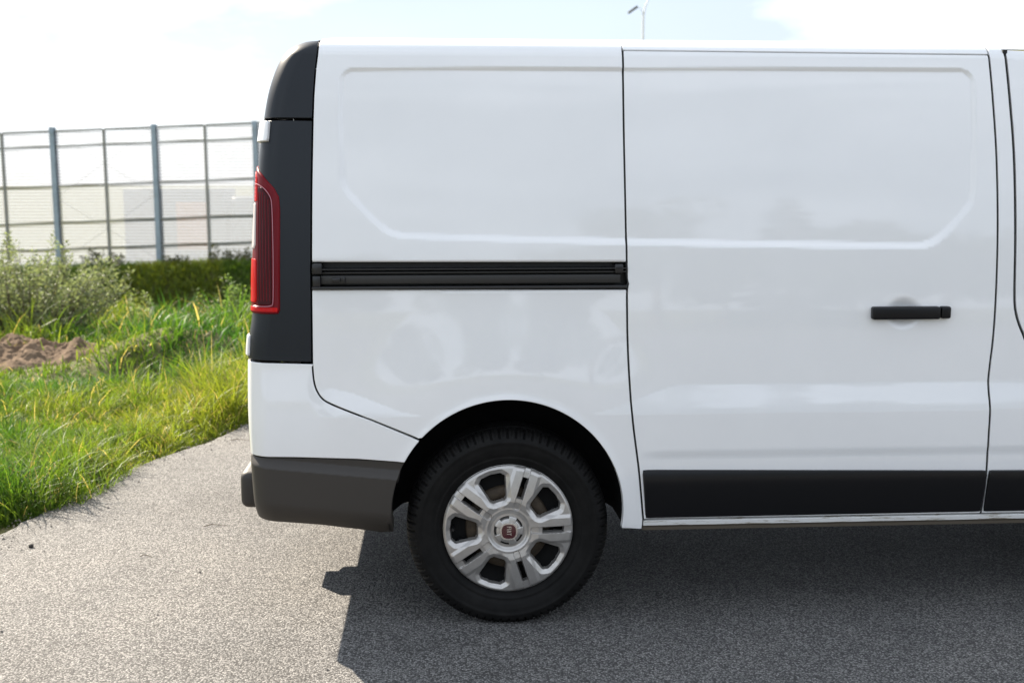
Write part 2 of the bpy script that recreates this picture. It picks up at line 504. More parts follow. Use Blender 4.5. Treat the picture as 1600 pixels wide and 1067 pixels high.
XRZ = np.array([.25, .373, .493, .598, .692, .819, .905, .991, 1.055, 1.161, 1.309, 1.456, 1.592, 1.691, 1.781, 1.856, 1.912, 1.938, 1.954, 1.967])
XRX = np.array([-.845, -.857, -.864, -.868, -.872, -.873, -.871, -.864, -.853, -.847, -.839, -.830, -.820, -.806, -.790, -.766, -.733, -.700, -.660, -.605])
RC = .075
_xr = natural_spline(XRZ, XRX + .008)
ARCH_C = (-.003, .385); ARCH_R = .388

def sd_poly(px, pz, poly):
    """signed distance to polygon (negative inside), vectorised"""
    d = np.full(px.shape, 1e9); s = np.ones(px.shape)
    n = len(poly)
    for i in range(n):
        ax, az = poly[i]; bx, bz = poly[i - 1]
        ex, ez = bx - ax, bz - az; wx, wz = px - ax, pz - az
        tt = np.clip((wx * ex + wz * ez) / (ex * ex + ez * ez), 0, 1)
        d = np.minimum(d, (wx - ex * tt) ** 2 + (wz - ez * tt) ** 2)
        c1 = pz >= az; c2 = pz < bz; c3 = ex * wz > ez * wx
        s = np.where((c1 & c2 & c3) | (~c1 & ~c2 & ~c3), -s, s)
    return s * np.sqrt(d)
def inset_poly(poly, d):
    n = len(poly); out = []
    area = sum(poly[i - 1][0] * poly[i][1] - poly[i][0] * poly[i - 1][1] for i in range(n))
    sg = 1 if area > 0 else -1
    for i in range(n):
        p0 = np.array(poly[i - 1]); p1 = np.array(poly[i]); p2 = np.array(poly[(i + 1) % n])
        e1 = p1 - p0; e2 = p2 - p1
        n1 = np.array([-e1[1], e1[0]]) / (np.hypot(*e1) + 1e-12) * sg; n2 = np.array([-e2[1], e2[0]]) / (np.hypot(*e2) + 1e-12) * sg
        b = n1 + n2; bl = np.hypot(*b)
        if bl < 1e-6: out.append(tuple(p1 + n1 * d)); continue
        b = b / bl; k = d / max(.35, float(b @ n1))
        out.append(tuple(p1 + b * k))
    return out
def chaikin_closed(p, it):
    for _ in range(it):
        o = []
        for a, b in zip(p, p[1:] + p[:1]):
            o += [(a[0] * .75 + b[0] * .25, a[1] * .75 + b[1] * .25), (a[0] * .25 + b[0] * .75, a[1] * .25 + b[1] * .75)]
        p = o
    return p
RECESS = chaikin_closed([(-.549, 1.745), (-.545, 1.857), (-.43, 1.859), (.40, 1.864), (1.46, 1.868), (1.578, 1.868), (1.582, 1.755), (1.580, 1.52), (1.579, 1.440), (1.565, 1.400), (1.46, 1.290), (1.405, 1.265), (1.33, 1.264), (.394, 1.281), (-.30, 1.300), (-.375, 1.306), (-.425, 1.335), (-.53, 1.445), (-.549, 1.485), (-.549, 1.54), (-.549, 1.62)], 3)

def g_side(s, t):
    """inward relief of the pressed side panels"""
    d_arch = np.hypot(s - ARCH_C[0], t - ARCH_C[1]) - ARCH_R
    a = np.clip((t - .722) / .098, 0, 1)
    led = .8 * a + .2 * smooth01(a)
    arch = smooth01((d_arch - .02) / .34)
    rear = smooth01((s + .66) / .10)              # the ledge dies out towards the rear corner
    soft = smooth01((t - .60) / .34)
    L = (rear * np.minimum(led, arch) + (1 - rear) * soft)
    g = LEDGE * L
    g = g - .004 * np.exp(-(d_arch / .018) ** 2)
    # pressed window-shaped recess
    sd = sd_poly(s, t, RECESS)
    ra = np.clip(-sd / (.013 + .010 * smooth01((1.75 - t) / .3)), 0, 1)
    g = g + .0085 * (.65 * ra + .35 * smooth01(ra))
    # soft crease above the lower moulding
    g = g + .004 * smooth01((.600 - t) / .035) * smooth01((s - .42) / .1)
    # handle bowl
    rho = np.hypot((s - 1.333) / .066, (t - 1.052) / .058)
    g = g + .014 * smooth01((1.02 - rho) / .75)
    # lips above and below the sliding-door rail
    inr = (s < .3915)
    zt = 1.2265 - (s + .64) * .0048; zb = 1.146 - (s + .64) * .0055
    du = t - zt; dl = zb - t
    g = g + np.where(inr & (du > -.02) & (t > 1.19), .010 * np.clip(1 - du / .011, 0, 1) ** 2, 0)
    g = g + np.where(inr & (dl > -.02) & (t < 1.19), .008 * np.clip(1 - dl / .008, 0, 1) ** 2, 0)
    return g
def g_bumper(s, t):
    return g_side(s, t)
def g_skirt(s, t):
    """plastic skirt: a sloping ledge along its top, tucking under at its foot"""
    top = .594 - .056 * np.clip((s + .86) / .52, 0, 1)
    d = top - t
    g = LEDGE * smooth01((t - .60) / .34) + .000
    g = g - .020 * (.5 * np.clip(d / .030, 0, 1) + .5 * smooth01(d / .030)) + .010
    bot = .366 - .05 * np.clip((s + .86) / .46, 0, 1)
    g = g + .045 * np.clip((bot + .085 - t) / .085, 0, 1) ** 2
    return g
def g_mould(s, t):
    return g_side(s, t) + .010 * np.clip((t - .488) / .03, 0, 1.3) ** 2 * .45 + .009 * np.clip((.488 - t) / .125, 0, 1) ** 1.4
def g_flat(s, t):
    return LEDGE * smooth01((t - .60) / .34)
def g_sill(s, t):
    return .006 + .014 * smooth01((.3305 - t) / .004)

def surf(s, t, g, off=0.0):
    s = np.asarray(s, float); t = np.asarray(t, float)
    y, z = prof(t)
    F = y + g(s, t)
    xs = _xr(z) + RC
    a = np.clip((xs - s) / RC, 0, None)
    th = np.minimum(a, PI / 2); extra = np.maximum(a - PI / 2, 0) * RC
    x = np.where(s >= xs, s, xs - RC * np.sin(th))
    yy = F + RC * (1 - np.cos(th)) + extra
    return np.stack([x, yy, z], -1)
def surf_n(s, t, g):
    h = .0012
    du = surf(s + h, t, g) - surf(s - h, t, g); dv = surf(s, t + h, g) - surf(s, t - h, g)
    n = np.cross(du, dv)
    return n / (np.linalg.norm(n, axis=-1, keepdims=True) + 1e-12)

def densify(poly, step):
    out = []
    for i in range(len(poly)):
        a = np.array(poly[i]); b = np.array(poly[(i + 1) % len(poly)])
        k = max(1, int(math.ceil(np.hypot(*(b - a)) / step)))
        for j in range(k): out.append(tuple(a + (b - a) * j / k))
    return out

def panel(name, outline, g, mat, parent, grid=.012, r=.0022, gap=.0028, depth=.018, off=0.0):
    """a pressed sheet on the body surface: outline in (s,t), rounded edge and returned flange"""
    area = sum(outline[i - 1][0] * outline[i][1] - outline[i][0] * outline[i - 1][1] for i in range(len(outline)))
    if area < 0: outline = outline[::-1]
    core = densify(inset_poly(outline, gap + r), min(grid * .8, .01))
    n = len(core)
    cs = np.array(core)
    lo = cs.min(0); hi = cs.max(0)
    U, V = np.meshgrid(np.arange(lo[0] + grid * .37, hi[0], grid), np.arange(lo[1] + grid * .41, hi[1], grid), indexing='ij')
    U = U.ravel(); V = V.ravel()
    # test inside against a coarse distance
    sd = sd_poly(U, V, core)
    k = sd < -grid * .45
    pts = [Vector(p) for p in core] + [Vector((a, b)) for a, b in zip(U[k], V[k])]
    co2, _, fa, _, _, _ = delaunay_2d_cdt(pts, [(i, (i + 1) % n) for i in range(n)], [], 1, 1e-6)
    q = np.array([(v.x, v.y) for v in co2])
    faces = [tuple(f) for f in fa]
    nrm = surf_n(q[:, 0], q[:, 1], g)
    co = surf(q[:, 0], q[:, 1], g) + nrm * off
    verts = list(co); norms = list(nrm)
    # faces must point outward
    f0 = faces[len(faces) // 2]
    nn = np.cross(co[f0[1]] - co[f0[0]], co[f0[2]] - co[f0[0]])
    if nn @ nrm[f0[0]] < 0: faces = [f[::-1] for f in faces]
    # edge rounding + flange
    prev = np.roll(cs, 1, 0); nxt = np.roll(cs, -1, 0)
    tg = nxt - prev; on = np.stack([tg[:, 1], -tg[:, 0]], 1); on = on / (np.linalg.norm(on, axis=1, keepdims=True) + 1e-12)
    base_n = surf_n(cs[:, 0], cs[:, 1], g)
    rings = []
    outp = cs + on * r
    side_v = surf(outp[:, 0], outp[:, 1], g) - surf(cs[:, 0], cs[:, 1], g)
    side_v = side_v / (np.linalg.norm(side_v, axis=1, keepdims=True) + 1e-12)
    for ph, dd in ((0, 0), (PI / 6, 0), (PI / 3, 0), (PI / 2, 0), (PI / 2, depth)):
        p2 = cs + on * r * math.sin(ph)
        co3 = surf(cs[:, 0], cs[:, 1], g) + base_n * off + side_v * (r * math.sin(ph)) - base_n * (r * (1 - math.cos(ph)) + dd)
        st = len(verts); verts += list(co3)
        norms += list(base_n * math.cos(ph) + side_v * math.sin(ph))
        rings.append(st)
    for a, b in zip(rings, rings[1:]):
        for i in range(n):
            j = (i + 1) % n
            faces.append((a + i, b + i, b + j, a + j))
    me = mesh_from(name, verts, faces, norms)
    return link(name, me, mat, parent)

def arc_pts(a0, a1, rad=ARCH_R, n=40, c=ARCH_C):
    return [(c[0] + rad * math.cos(R(a0 + (a1 - a0) * i / n)), c[1] + rad * math.sin(R(a0 + (a1 - a0) * i / n))) for i in range(n + 1)]

def smooth_poly(pts, it=2):
    """open polyline, Chaikin"""
    for _ in range(it):
        o = [pts[0]]
        for a, b in zip(pts, pts[1:]):
            o += [(a[0] * .75 + b[0] * .25, a[1] * .75 + b[1] * .25), (a[0] * .25 + b[0] * .75, a[1] * .25 + b[1] * .75)]
        o.append(pts[-1]); pts = o
    return pts

van = empty('delivery_van', (0, 0, .0125))
tag(van, 'white panel van with black rear corner trim parked on the asphalt path', 'van')

DOOR_L = [(.386, 1.921), (.385, 1.665), (.388, 1.456), (.392, 1.246), (.393, 1.099), (.396, .95), (.403, .821), (.412, .705), (.426, .607), (.439, .518), (.451, .405), (.457, .354)]
DOOR_R = [(1.634, 1.915), (1.638, 1.782), (1.647, 1.628), (1.651, 1.468), (1.654, 1.308), (1.653, 1.14), (1.649, .975), (1.638, .857), (1.635, .799), (1.641, .725), (1.640, .615), (1.644, .514), (1.642, .429), (1.637, .352)]
FDOOR = [(1.690, 1.935), (1.696, 1.774), (1.707, 1.628), (1.712, 1.43), (1.715, 1.269), (1.715, 1.133), (1.718, 1.066), (1.732, 1.016), (1.756, .966), (1.794, .871), (1.814, .72), (1.845, .352)]
def tz(pts): return [(a, t_of_z(b)) for a, b in pts]
DL = smooth_poly(tz(DOOR_L)); DR = smooth_poly(tz(DOOR_R)); FD = smooth_poly(tz(FDOOR))
TD = t_of_z(1.921)
TRIM = [(-.610, T_END), (-.612, t_of_z(1.95)), (-.616, 1.9), (-.622, 1.848), (-.628, 1.765), (-.631, 1.687), (-.637, 1.456), (-.641, 1.2265)]
PM = M['paint']
# upper rear quarter (runs over the roof rounding)
panel('quarter_panel', TRIM + [(.393, 1.2225)] + [p for p in DL[::-1] if p[1] > 1.226] + [(.388, TD + .02), (.384, T_END)], g_side, PM, van, grid=.007, gap=.0026)
# lower rear quarter with the wheel arch cut out
QL = [(-.642, 1.1455), (-.644, .906), (-.641, .849), (-.633, .815), (-.616, .786), (-.589, .768), (-.454, .714), (-.300, .646)]
QLs = [(-.642, 1.1455), (-.644, .906)] + smooth_poly(QL[1:7], 2)[1:] + [(-.300, .648)]
panel('quarter_panel', QLs + arc_pts(137, -9, n=60) + [(.455, .318)] + [p for p in DL[::-1] if p[1] < 1.13] + [(.394, 1.140)], g_side, PM, van, grid=.008)
# sliding door
panel('sliding_door', DL + DR[::-1], g_side, PM, van, grid=.007, gap=.0036)
sliding_door = [o for o in van.children if o.name.startswith('sliding_door')][0]
# roof rail strip above the door
panel('roof_rail', [(.386, TD), (1.634, t_of_z(1.915)), (1.632, T_END), (.384, T_END)], g_side, PM, van, grid=.015, gap=.0016)
# pillar between the sliding door and the front door
panel('door_pillar', DR + [(1.84, .352)] + FD[::-1] + [(1.690, T_END), (1.634, T_END)], g_side, PM, van, grid=.010, gap=.0036)
# front door, wing and cab glass
panel('front_door', FD + [(2.62, .352), (2.74, .80), (2.78, 1.11), (1.77, 1.172), (1.76, 1.81), (2.18, 1.81), (2.73, 1.145), (2.79, 1.135), (2.26, 1.875), (2.1, t_of_z(1.92))], g_side, PM, van, grid=.02, gap=.0055)
panel('side_window', [(1.755, 1.16), (1.75, 1.82), (2.19, 1.82), (2.75, 1.14)], g_side, M['glass_dark'], van, grid=.05, off=-.008)
FC = (3.095, .385)
panel('front_wing', [(2.63, .352)] + [(2.70, .36)] + arc_pts(184, -4, c=FC)[0:] + [(3.80, .36), (3.88, .62), (3.80, .92), (3.4, 1.10), (2.79, 1.125), (2.755, .80)], g_side, PM, van, grid=.03)
# rubber seals in the door gaps
def seal(pts, r_, inward):
    q = np.array([p for p in pts if p[1] < 1.93])
    co = surf(q[:, 0], q[:, 1], g_side) - surf_n(q[:, 0], q[:, 1], g_side) * inward
    return tube_obj('door_seal', [tuple(p) for p in co], r_, M['under'], van, seg=6)
seal(DL, .0034, .0055); seal(DR, .0034, .0065); seal([(a - .001, b) for a, b in FD], .0050, .0070)
# black mouldings
panel('side_moulding', [(.449, .529), (1.6385, .510), (1.634, .362), (.464, .361)], g_mould, M['side_mould'], sliding_door, grid=.012, gap=0, r=.005, depth=.020, off=.012)
panel('side_moulding', [(1.650, .510), (1.818, .508), (1.832, .362), (1.642, .362)], g_mould, M['side_mould'], van, grid=.02, gap=0, r=.005, depth=.020, off=.012)
panel('side_moulding', [(1.840, .508), (2.645, .50), (2.60, .362), (1.852, .362)], g_mould, M['side_mould'], van, grid=.03, gap=0, r=.005, depth=.020, off=.012)
panel('sill', [(.458, .3495), (2.66, .3475), (2.66, .309), (.458, .309)], g_sill, M['sill'], van, grid=.006, gap=0, r=.003, depth=.06)
# rear corner: two black caps, bumper corner and its plastic skirt
S0 = -1.02
T_CAP = t_of_z(1.949)
panel('corner_trim', [(S0, 1.693), (-.631, 1.690), (-.628, 1.765), (-.622, 1.848), (-.616, 1.9), (-.613, t_of_z(1.94)), (-.611, T_CAP), (S0, T_CAP)], g_flat, M['trim'], van, grid=.010)
corner_trim = panel('corner_trim', [(S0, .911), (-.85, .911), (-.644, .903), (-.641, 1.2265), (-.637, 1.456), (-.631, 1.687), (S0, 1.690)], g_flat, M['trim'], van, grid=.010)
panel('rear_bumper', [(S0, .909), (-.85, .908), (-.645, .901)] + smooth_poly(QL[1:7], 2)[1:] + [(-.300, .646)] + arc_pts(138, 152, n=6) + [(-.5, .581), (-.70, .590), (-.86, .594), (S0, .594)], g_bumper, PM, van, grid=.008)
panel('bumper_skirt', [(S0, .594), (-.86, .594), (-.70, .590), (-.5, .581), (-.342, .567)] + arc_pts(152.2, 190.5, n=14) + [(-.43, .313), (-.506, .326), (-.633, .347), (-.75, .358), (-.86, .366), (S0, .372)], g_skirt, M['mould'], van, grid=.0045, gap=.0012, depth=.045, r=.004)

# tail light on the corner
tl = panel('tail_light', [(-.985, 1.545), (-.895, 1.545), (-.850, 1.54), (-.800, 1.510), (-.757, 1.470), (-.741, 1.440), (-.738, 1.40), (-.744, 1.075), (-.750, 1.063), (-.985, 1.063)], g_flat, M['lens_rim'], van, grid=.012, gap=0, r=.006, depth=.02, off=.006)
panel('lens', [(-.818, 1.470), (-.795, 1.470), (-.770, 1.440), (-.765, 1.41), (-.768, 1.100), (-.774, 1.092), (-.818, 1.092)], g_flat, M['lens_dark'], tl, grid=.012, gap=0, r=.003, depth=.006, off=.0085)
panel('lens', [(-.980, 1.522), (-.850, 1.522), (-.825, 1.500), (-.822, 1.425), (-.980, 1.425)], g_flat, M['lens_red'], tl, grid=.012, gap=0, r=.003, depth=.006, off=.0085)
panel('reverse_lamp', [(-.980, 1.420), (-.830, 1.420), (-.828, 1.285), (-.836, 1.272), (-.980, 1.272)], g_flat, M['lens_white'], tl, grid=.012, gap=0, r=.004, depth=.006, off=.0095)
panel('lens', [(-.980, 1.240), (-.826, 1.240), (-.822, 1.232), (-.822, 1.108), (-.830, 1.098), (-.980, 1.098)], g_flat, M['lens_red'], tl, grid=.012, gap=0, r=.003, depth=.006, off=.0085)
panel('lens', [(-.980, 1.084), (-.750, 1.084), (-.752, 1.070), (-.980, 1.070)], g_flat, M['lens_red'], tl, grid=.012, gap=0, r=.002, depth=.006, off=.0075)
for k in range(5):   # moulded ribs of the smoked lens
    sr = -.812 + k * .0095
    tube_obj('lens_rib', [tuple(surf(sr, t_, g_flat) + surf_n(sr, t_, g_flat) * .0086) for t_ in np.linspace(1.105, 1.455 - max(0, k - 2) * .012, 12)], .0011, M['lens_rim'], tl, seg=5)
for k in range(6):   # steps of the upper red lamp
    tr_ = 1.436 + k * .013
    tube_obj('lens_rib', [tuple(surf(s_, tr_, g_flat) + surf_n(s_, tr_, g_flat) * .0089) for s_ in np.linspace(-.87, -.832, 6)], .0012, M['lens_rim'], tl, seg=5)
# pale edge line of the inner lens
tube_obj('lens_edge', [tuple(surf(s_, t_, g_flat) + surf_n(s_, t_, g_flat) * .0100) for s_, t_ in smooth_poly([(-.84, 1.484), (-.795, 1.476), (-.767, 1.446), (-.760, 1.41), (-.763, 1.100), (-.770, 1.087), (-.838, 1.087)], 3)], .0013, P('lens_edge_pink', (.50, .20, .24), .15), tl, seg=6)
# hinge covers, painted white
panel('hinge_cover', [(-.985, 1.689), (-.772, 1.683), (-.776, 1.617), (-.985, 1.611)], g_flat, PM, van, grid=.012, gap=0, r=.004, depth=.02, off=.012)
panel('hinge_cover', [(-.985, .990), (-.862, .990), (-.862, .922), (-.985, .922)], g_flat, PM, van, grid=.012, gap=0, r=.005, depth=.02, off=.008)

# sliding-door rail in its slot
rail = box_obj('door_rail', (-.645, .398, .085, .10, 1.10, 1.27), M['rail'], van)
def bx_child(nm, b, m, par, bev=.002): return box_obj(nm, b, m, par, bevel=bev)
bx_child('rail_runner', (-.612, .372, .040, .060, 1.158, 1.186), M['rail_strip'], rail)
bx_child('rail_flange', (-.640, .394, .030, .090, 1.205, 1.2085), M['rail'], rail, 0)
bx_child('rail_flange', (-.640, .394, .040, .090, 1.1925, 1.1975), M['rail_strip'], rail, .001)
bx_child('rail_flange', (-.640, .394, .026, .090, 1.141, 1.1505), M['rail'], rail, .001)
bx_child('rail_end_cap', (-.638, -.606, .026, .084, 1.192, 1.226), M['black'], rail, .004)
bx_child('rail_end_cap', (-.638, -.612, .028, .084, 1.150, 1.186), M['black'], rail, .004)
bx_child('rail_end_cap', (.352, .380, .030, .084, 1.190, 1.220), M['black'], rail, .004)
bx_child('rail_catch', (-.575, -.548, .034, .062, 1.164, 1.180), M['black'], rail, .003)
bx_child('rail_catch', (-.540, -.533, .034, .062, 1.162, 1.183), M['black'], rail, .001)

# door handle
def handle():
    bm = bmesh.new()
    prof_ = [(1.222, -.010), (1.2225, -.022), (1.232, -.036), (1.26, -.044), (1.34, -.048), (1.42, -.046), (1.4535, -.043)]
    bm_box(bm, 1.2205, 1.4535, -.024, .012, 1.0315, 1.0745, bevel=.008, seg=3)
    return bm_obj('door_handle', bm, M['handle'], sliding_door, True, 40)
ygrip = float(surf(1.35, 1.05, g_flat)[1])
hd = handle(); hd.location = (0, ygrip, 0)
hk = box_obj('handle_lock', (1.4555, 1.4895, ygrip - .022, ygrip + .012, 1.0335, 1.0745), M['handle'], hd, bevel=.007, seg=3)
hk.location = (0, -ygrip, 0)

# roof, far parts and closed rear
def loft(name, rows, mat, parent, closed=False):
    co = np.array(rows); nu, nv, _ = co.shape
    return link(name, grid_mesh(name, co.reshape(-1, 3), nu, nv), mat, parent)
W = 1.956
yy = np.linspace(.455, W - .455, 24)
xx = np.concatenate([np.linspace(-.60, 2.1, 30)])
loft('roof', [[(x, y, 1.968 + .010 * (1 - ((y - W / 2) / (W / 2 - .455)) ** 2)) for y in yy] for x in xx], PM, van)
zz = np.array(list(np.linspace(.60, 1.70, 24)) + [1.74, 1.78, 1.82, 1.856, 1.885, 1.912, 1.93, 1.945, 1.955, 1.9685])
def rear_x(z, y):
    bul = .012 * (1 - ((y - W / 2) / .85) ** 2)
    return float(_xr(z)) - bul
def corner_y(z): return float(prof(t_of_z(min(z, 1.962)))[0]) + LEDGE + RC + .012
for side in (0, 1):
    rows = []
    for z in zz:
        y0 = corner_y(z); ys_ = np.linspace(y0, W / 2 - .004, 12)
        rows.append([(rear_x(z, y), y if side == 0 else W - y, z) for y in ys_])
    loft('rear_door', rows, PM, van)
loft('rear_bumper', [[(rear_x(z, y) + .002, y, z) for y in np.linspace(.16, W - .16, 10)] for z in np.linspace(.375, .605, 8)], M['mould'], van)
box_obj('inner_pillar', (-.70, -.60, .17, .36, .45, 1.72), M['under'], van)
box_obj('inner_pillar', (-.70, -.60, W - .36, W - .17, .45, 1.72), M['under'], van)
# rear bumper step and tow hitch
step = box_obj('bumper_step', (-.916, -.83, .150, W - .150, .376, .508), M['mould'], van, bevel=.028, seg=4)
tube_obj('parking_sensor', [(-.9175, .20, .432), (-.912, .20, .432)], .011, M['black'], step, seg=14)
hitch = tube_obj('tow_hitch', [(-.80, .95, .33), (-.88, .95, .33), (-.905, .95, .345), (-.915, .95, .40)], [.04, .038, .030, .02], M['under'], van)
bm = bmesh.new(); bmesh.ops.create_uvsphere(bm, u_segments=16, v_segments=10, radius=.027, matrix=Matrix.Translation((-.915, .95, .415)))
bm_obj('tow_ball', bm, M['metal'], hitch, True)
box_obj('trailer_socket', (-.930, -.85, .72, .90, .27, .37), M['under'], hitch, bevel=.01)
# cab: windscreen, bonnet, front end
def cab(name, keys, mat, inset):
    rows = []
    for x, z, w_ in keys:
        rows.append([(x + .10 * (1 - ((y - W / 2) / (W / 2)) ** 2) * (1 if x > 2.2 else 0), y, z) for y in np.linspace(w_, W - w_, 14)])
    return loft(name, rows, mat, van)
cab('windscreen', [(2.05, 1.955, .46), (2.25, 1.90, .16), (2.55, 1.66, .10), (2.80, 1.45, .075), (3.20, 1.13, .05)], M['glass_dark'], .1)
cab('bonnet', [(3.18, 1.13, .03), (3.5, 1.06, .05), (3.8, .92, .07)], PM, 0)
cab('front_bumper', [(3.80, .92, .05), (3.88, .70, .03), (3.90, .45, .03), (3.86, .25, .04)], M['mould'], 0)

# underside, cargo lining and wheel housings
box_obj('floor_pan', (.42, 2.62, .05, W - .05, .335, .40), M['under'], van)
box_obj('floor_pan', (-.80, .42, .40, W - .40, .36, .42), M['under'], van)
box_obj('floor_pan', (3.5, 3.85, .08, W - .08, .30, .40), M['under'], van)
box_obj('floor_pan', (2.62, 3.5, .40, W - .40, .34, .42), M['under'], van)
box_obj('bulkhead', (1.685, 1.70, .15, W - .15, .40, 1.93), M['under'], van)
box_obj('cargo_lining', (-.58, 1.66, .40, W - .40, .45, 1.90), M['under'], van)
tube_obj('axle_beam', [(0, .30, .27), (0, W - .30, .27)], .045, M['under'], van)
tube_obj('exhaust_pipe', [(.39, .30, .432), (.75, .33, .432)], .012, M['metal'], van)
def arch_liner(cx, parent):
    n = 40; rows = []
    for ysec, rr in ((.012, ARCH_R + .014), (.05, ARCH_R + .016), (.28, ARCH_R + .012), (.36, ARCH_R - .02), (.37, .05)):
        rows.append([(cx + rr * math.cos(R(189 - 198 * i / n)), ysec, .385 + rr * math.sin(R(189 - 198 * i / n))) for i in range(n + 1)])
    return loft('wheel_arch_liner', rows, M['liner'], parent)
arch_liner(ARCH_C[0], van); arch_liner(FC[0], van)

# ------------------------------------------------------------------ wheel
def tyre_mesh():
    ctrl = [(.215, .030), (.222, .022), (.232, .016), (.242, .012), (.246, .0100), (.250, .0115), (.262, .0065), (.276, .0035), (.288, .0030), (.294, .0012), (.298, .0012), (.301, .0034), (.308, .0060), (.313, .0085), (.318, .0125),
            (.3235, .0185), (.328, .025), (.3315, .034), (.3335, .044), (.335, .056), (.3355, .060), (.3355, .0605), (.336, .075), (.336, .085), (.336, .0905)]
    ctrl = ctrl + [(.336, .105)] + [(r_, .21 - y_) for r_, y_ in ctrl[::-1]]
    c = np.array(ctrl)
    # refine
    seg = np.concatenate([[0], np.cumsum(np.hypot(*np.diff(c, axis=0).T))])
    tt = np.concatenate([np.linspace(0, seg[-1], 130)])
    rr = np.interp(tt, seg, c[:, 0]); yy_ = np.interp(tt, seg, c[:, 1])
    nu = 864
    ang = np.arange(nu) / nu * 2 * PI
    A, K = np.meshgrid(ang, np.arange(len(tt)), indexing='ij')
    RR = rr[K].copy(); YY = yy_[K].copy()
    dy = np.minimum(YY, .21 - YY)
    lug = (A / (2 * PI) * 72 + np.where(YY > .105, .5, 0)) % 1.0
    on = RR > .3085
    sip = on & (dy < .058) & (lug < .17)
    RR = np.where(sip, RR - .0065 * smooth01((RR - .3085) / .006), RR)
    YY = np.where(sip & (RR < .325), YY + np.where(YY < .105, .004, -.004), YY)
    fine = on & (dy < .058) & (lug > .56) & (lug < .62)
    RR = np.where(fine, RR - .0035 * smooth01((RR - .312) / .006), RR)
    circ = on & (((dy > .052) & (dy < .060)) | ((dy > .088) & (dy < .096)))
    RR = np.where(circ, RR - .007, RR)
    RR = np.where(RR > .25, .25 + (RR - .25) * 1.116, RR)
    X = RR * np.cos(A); Z = RR * np.sin(A)
    # flat contact patch with bulging sidewall
    lowz = -.3345
    sq = smooth01((-(Z) - .20) / .13)
    YY = YY + np.where(RR > .24, -.006 * sq * np.where(YY < .105, 1, -1), 0) * (RR < .325)
    Z = np.maximum(Z, lowz)
    return grid_mesh('tyre', np.stack([X.ravel(), YY.ravel(), Z.ravel()], 1), nu, len(tt), closed_u=True)

HR = .2215
def hubcap_mesh():
    nu = 900; rho = np.concatenate([np.linspace(.225, .32, 16), np.linspace(.33, .97, 118), np.linspace(.975, 1.0, 8)])
    ang = np.arange(nu) / nu * 2 * PI
    A, Q = np.meshgrid(ang, rho, indexing='ij')
    sec = 2 * PI / 5
    ps = (A + sec / 2) % sec - sec / 2           # about the slotted arm
    pw = A % sec - sec / 2                       # about the window
    sx, sy = Q * np.cos(ps), Q * np.sin(ps)
    wx, wy = Q * np.cos(pw), Q * np.sin(pw)
    win = [(.492, .080), (.520, .112), (.805, .190), (.855, .145), (.875, .0), (.855, -.145), (.805, -.190), (.520, -.112), (.492, -.080)]
    sw = sd_poly(wx, wy, win) - .022
    slot = np.maximum(np.abs(sy) - .043, np.maximum(.52 - sx, sx - .85))
    chan = np.where(sx < .385, np.hypot(sx - .385, sy) - .056, np.abs(sy) - .056)
    H = .030 - .020 * Q ** 2.2
    # centre well
    H = H - .010 * smooth01((.335 - Q) / .07)
    # arms: flat top, falling in facets towards the windows
    arm = np.abs(sy)
    H = H - .0095 * np.clip((.070 - sw) / .070, 0, 1) * np.clip((.985 - Q) / .05, 0, 1)
    H = H + .0055 * np.clip((.225 - arm) / .05, 0, 1) * np.clip((Q - .36) / .1, 0, 1) * np.clip((1.0 - Q) / .06, 0, 1)
    # rim ring bevel outside the windows
    H = H - .004 * smooth01((Q - .955) / .045) ** 2
    H = np.where(Q > .995, H - .010, H)
    # channel of the slot, rising to the rim at its outer end
    dep = .0075 * smooth01((1.03 - sx) / .10)
    H = H - dep * smooth01(-chan / .014)
    H = H - .020 * smooth01((.004 - sw) / .020)
    H = H - .020 * smooth01((.004 - slot) / .016)
    keep = ((sw > -.016) & (slot > -.014)).ravel()
    X = Q * HR * np.cos(A); Z = Q * HR * np.sin(A)
    me = grid_mesh('hubcap', np.stack([X.ravel(), -H.ravel(), Z.ravel()], 1), nu, len(rho), closed_u=True, keep=keep)
    # drop unused vertices
    b = bmesh.new(); b.from_mesh(me)
    bmesh.ops.delete(b, geom=[v for v in b.verts if not v.link_faces], context='VERTS')
    b.to_mesh(me); b.free()
    me.polygons.foreach_set('use_smooth', [True] * len(me.polygons))
    me.set_sharp_from_angle(angle=R(16))
    return me

def lathe(name, pr, mat, parent, n=96, smooth=True):
    co = np.array([[(r_ * math.cos(2 * PI * i / n), y_, r_ * math.sin(2 * PI * i / n)) for r_, y_ in pr] for i in range(n)])
    return link(name, grid_mesh(name, co.reshape(-1, 3), n, len(pr), closed_u=True), mat, parent)

def centre_cap_mesh():
    nu = 360; rho = np.linspace(0.0, 1.0, 26)
    ang = np.arange(nu) / nu * 2 * PI
    A, Q = np.meshgrid(ang, rho, indexing='ij')
    sec = 2 * PI / 5
    ps = (A + sec / 2) % sec - sec / 2
    tab = smooth01((.31 - np.abs(ps)) / .05)
    rad = (.200 + .040 * tab) * HR
    H = .0335 - .006 * Q ** 3 - .004 * smooth01((Q - .94) / .06) * 4
    X = Q * rad * np.cos(A); Z = Q * rad * np.sin(A)
    return grid_mesh('centre_cap', np.stack([X.ravel(), -H.ravel(), Z.ravel()], 1), nu, len(rho), closed_u=True)

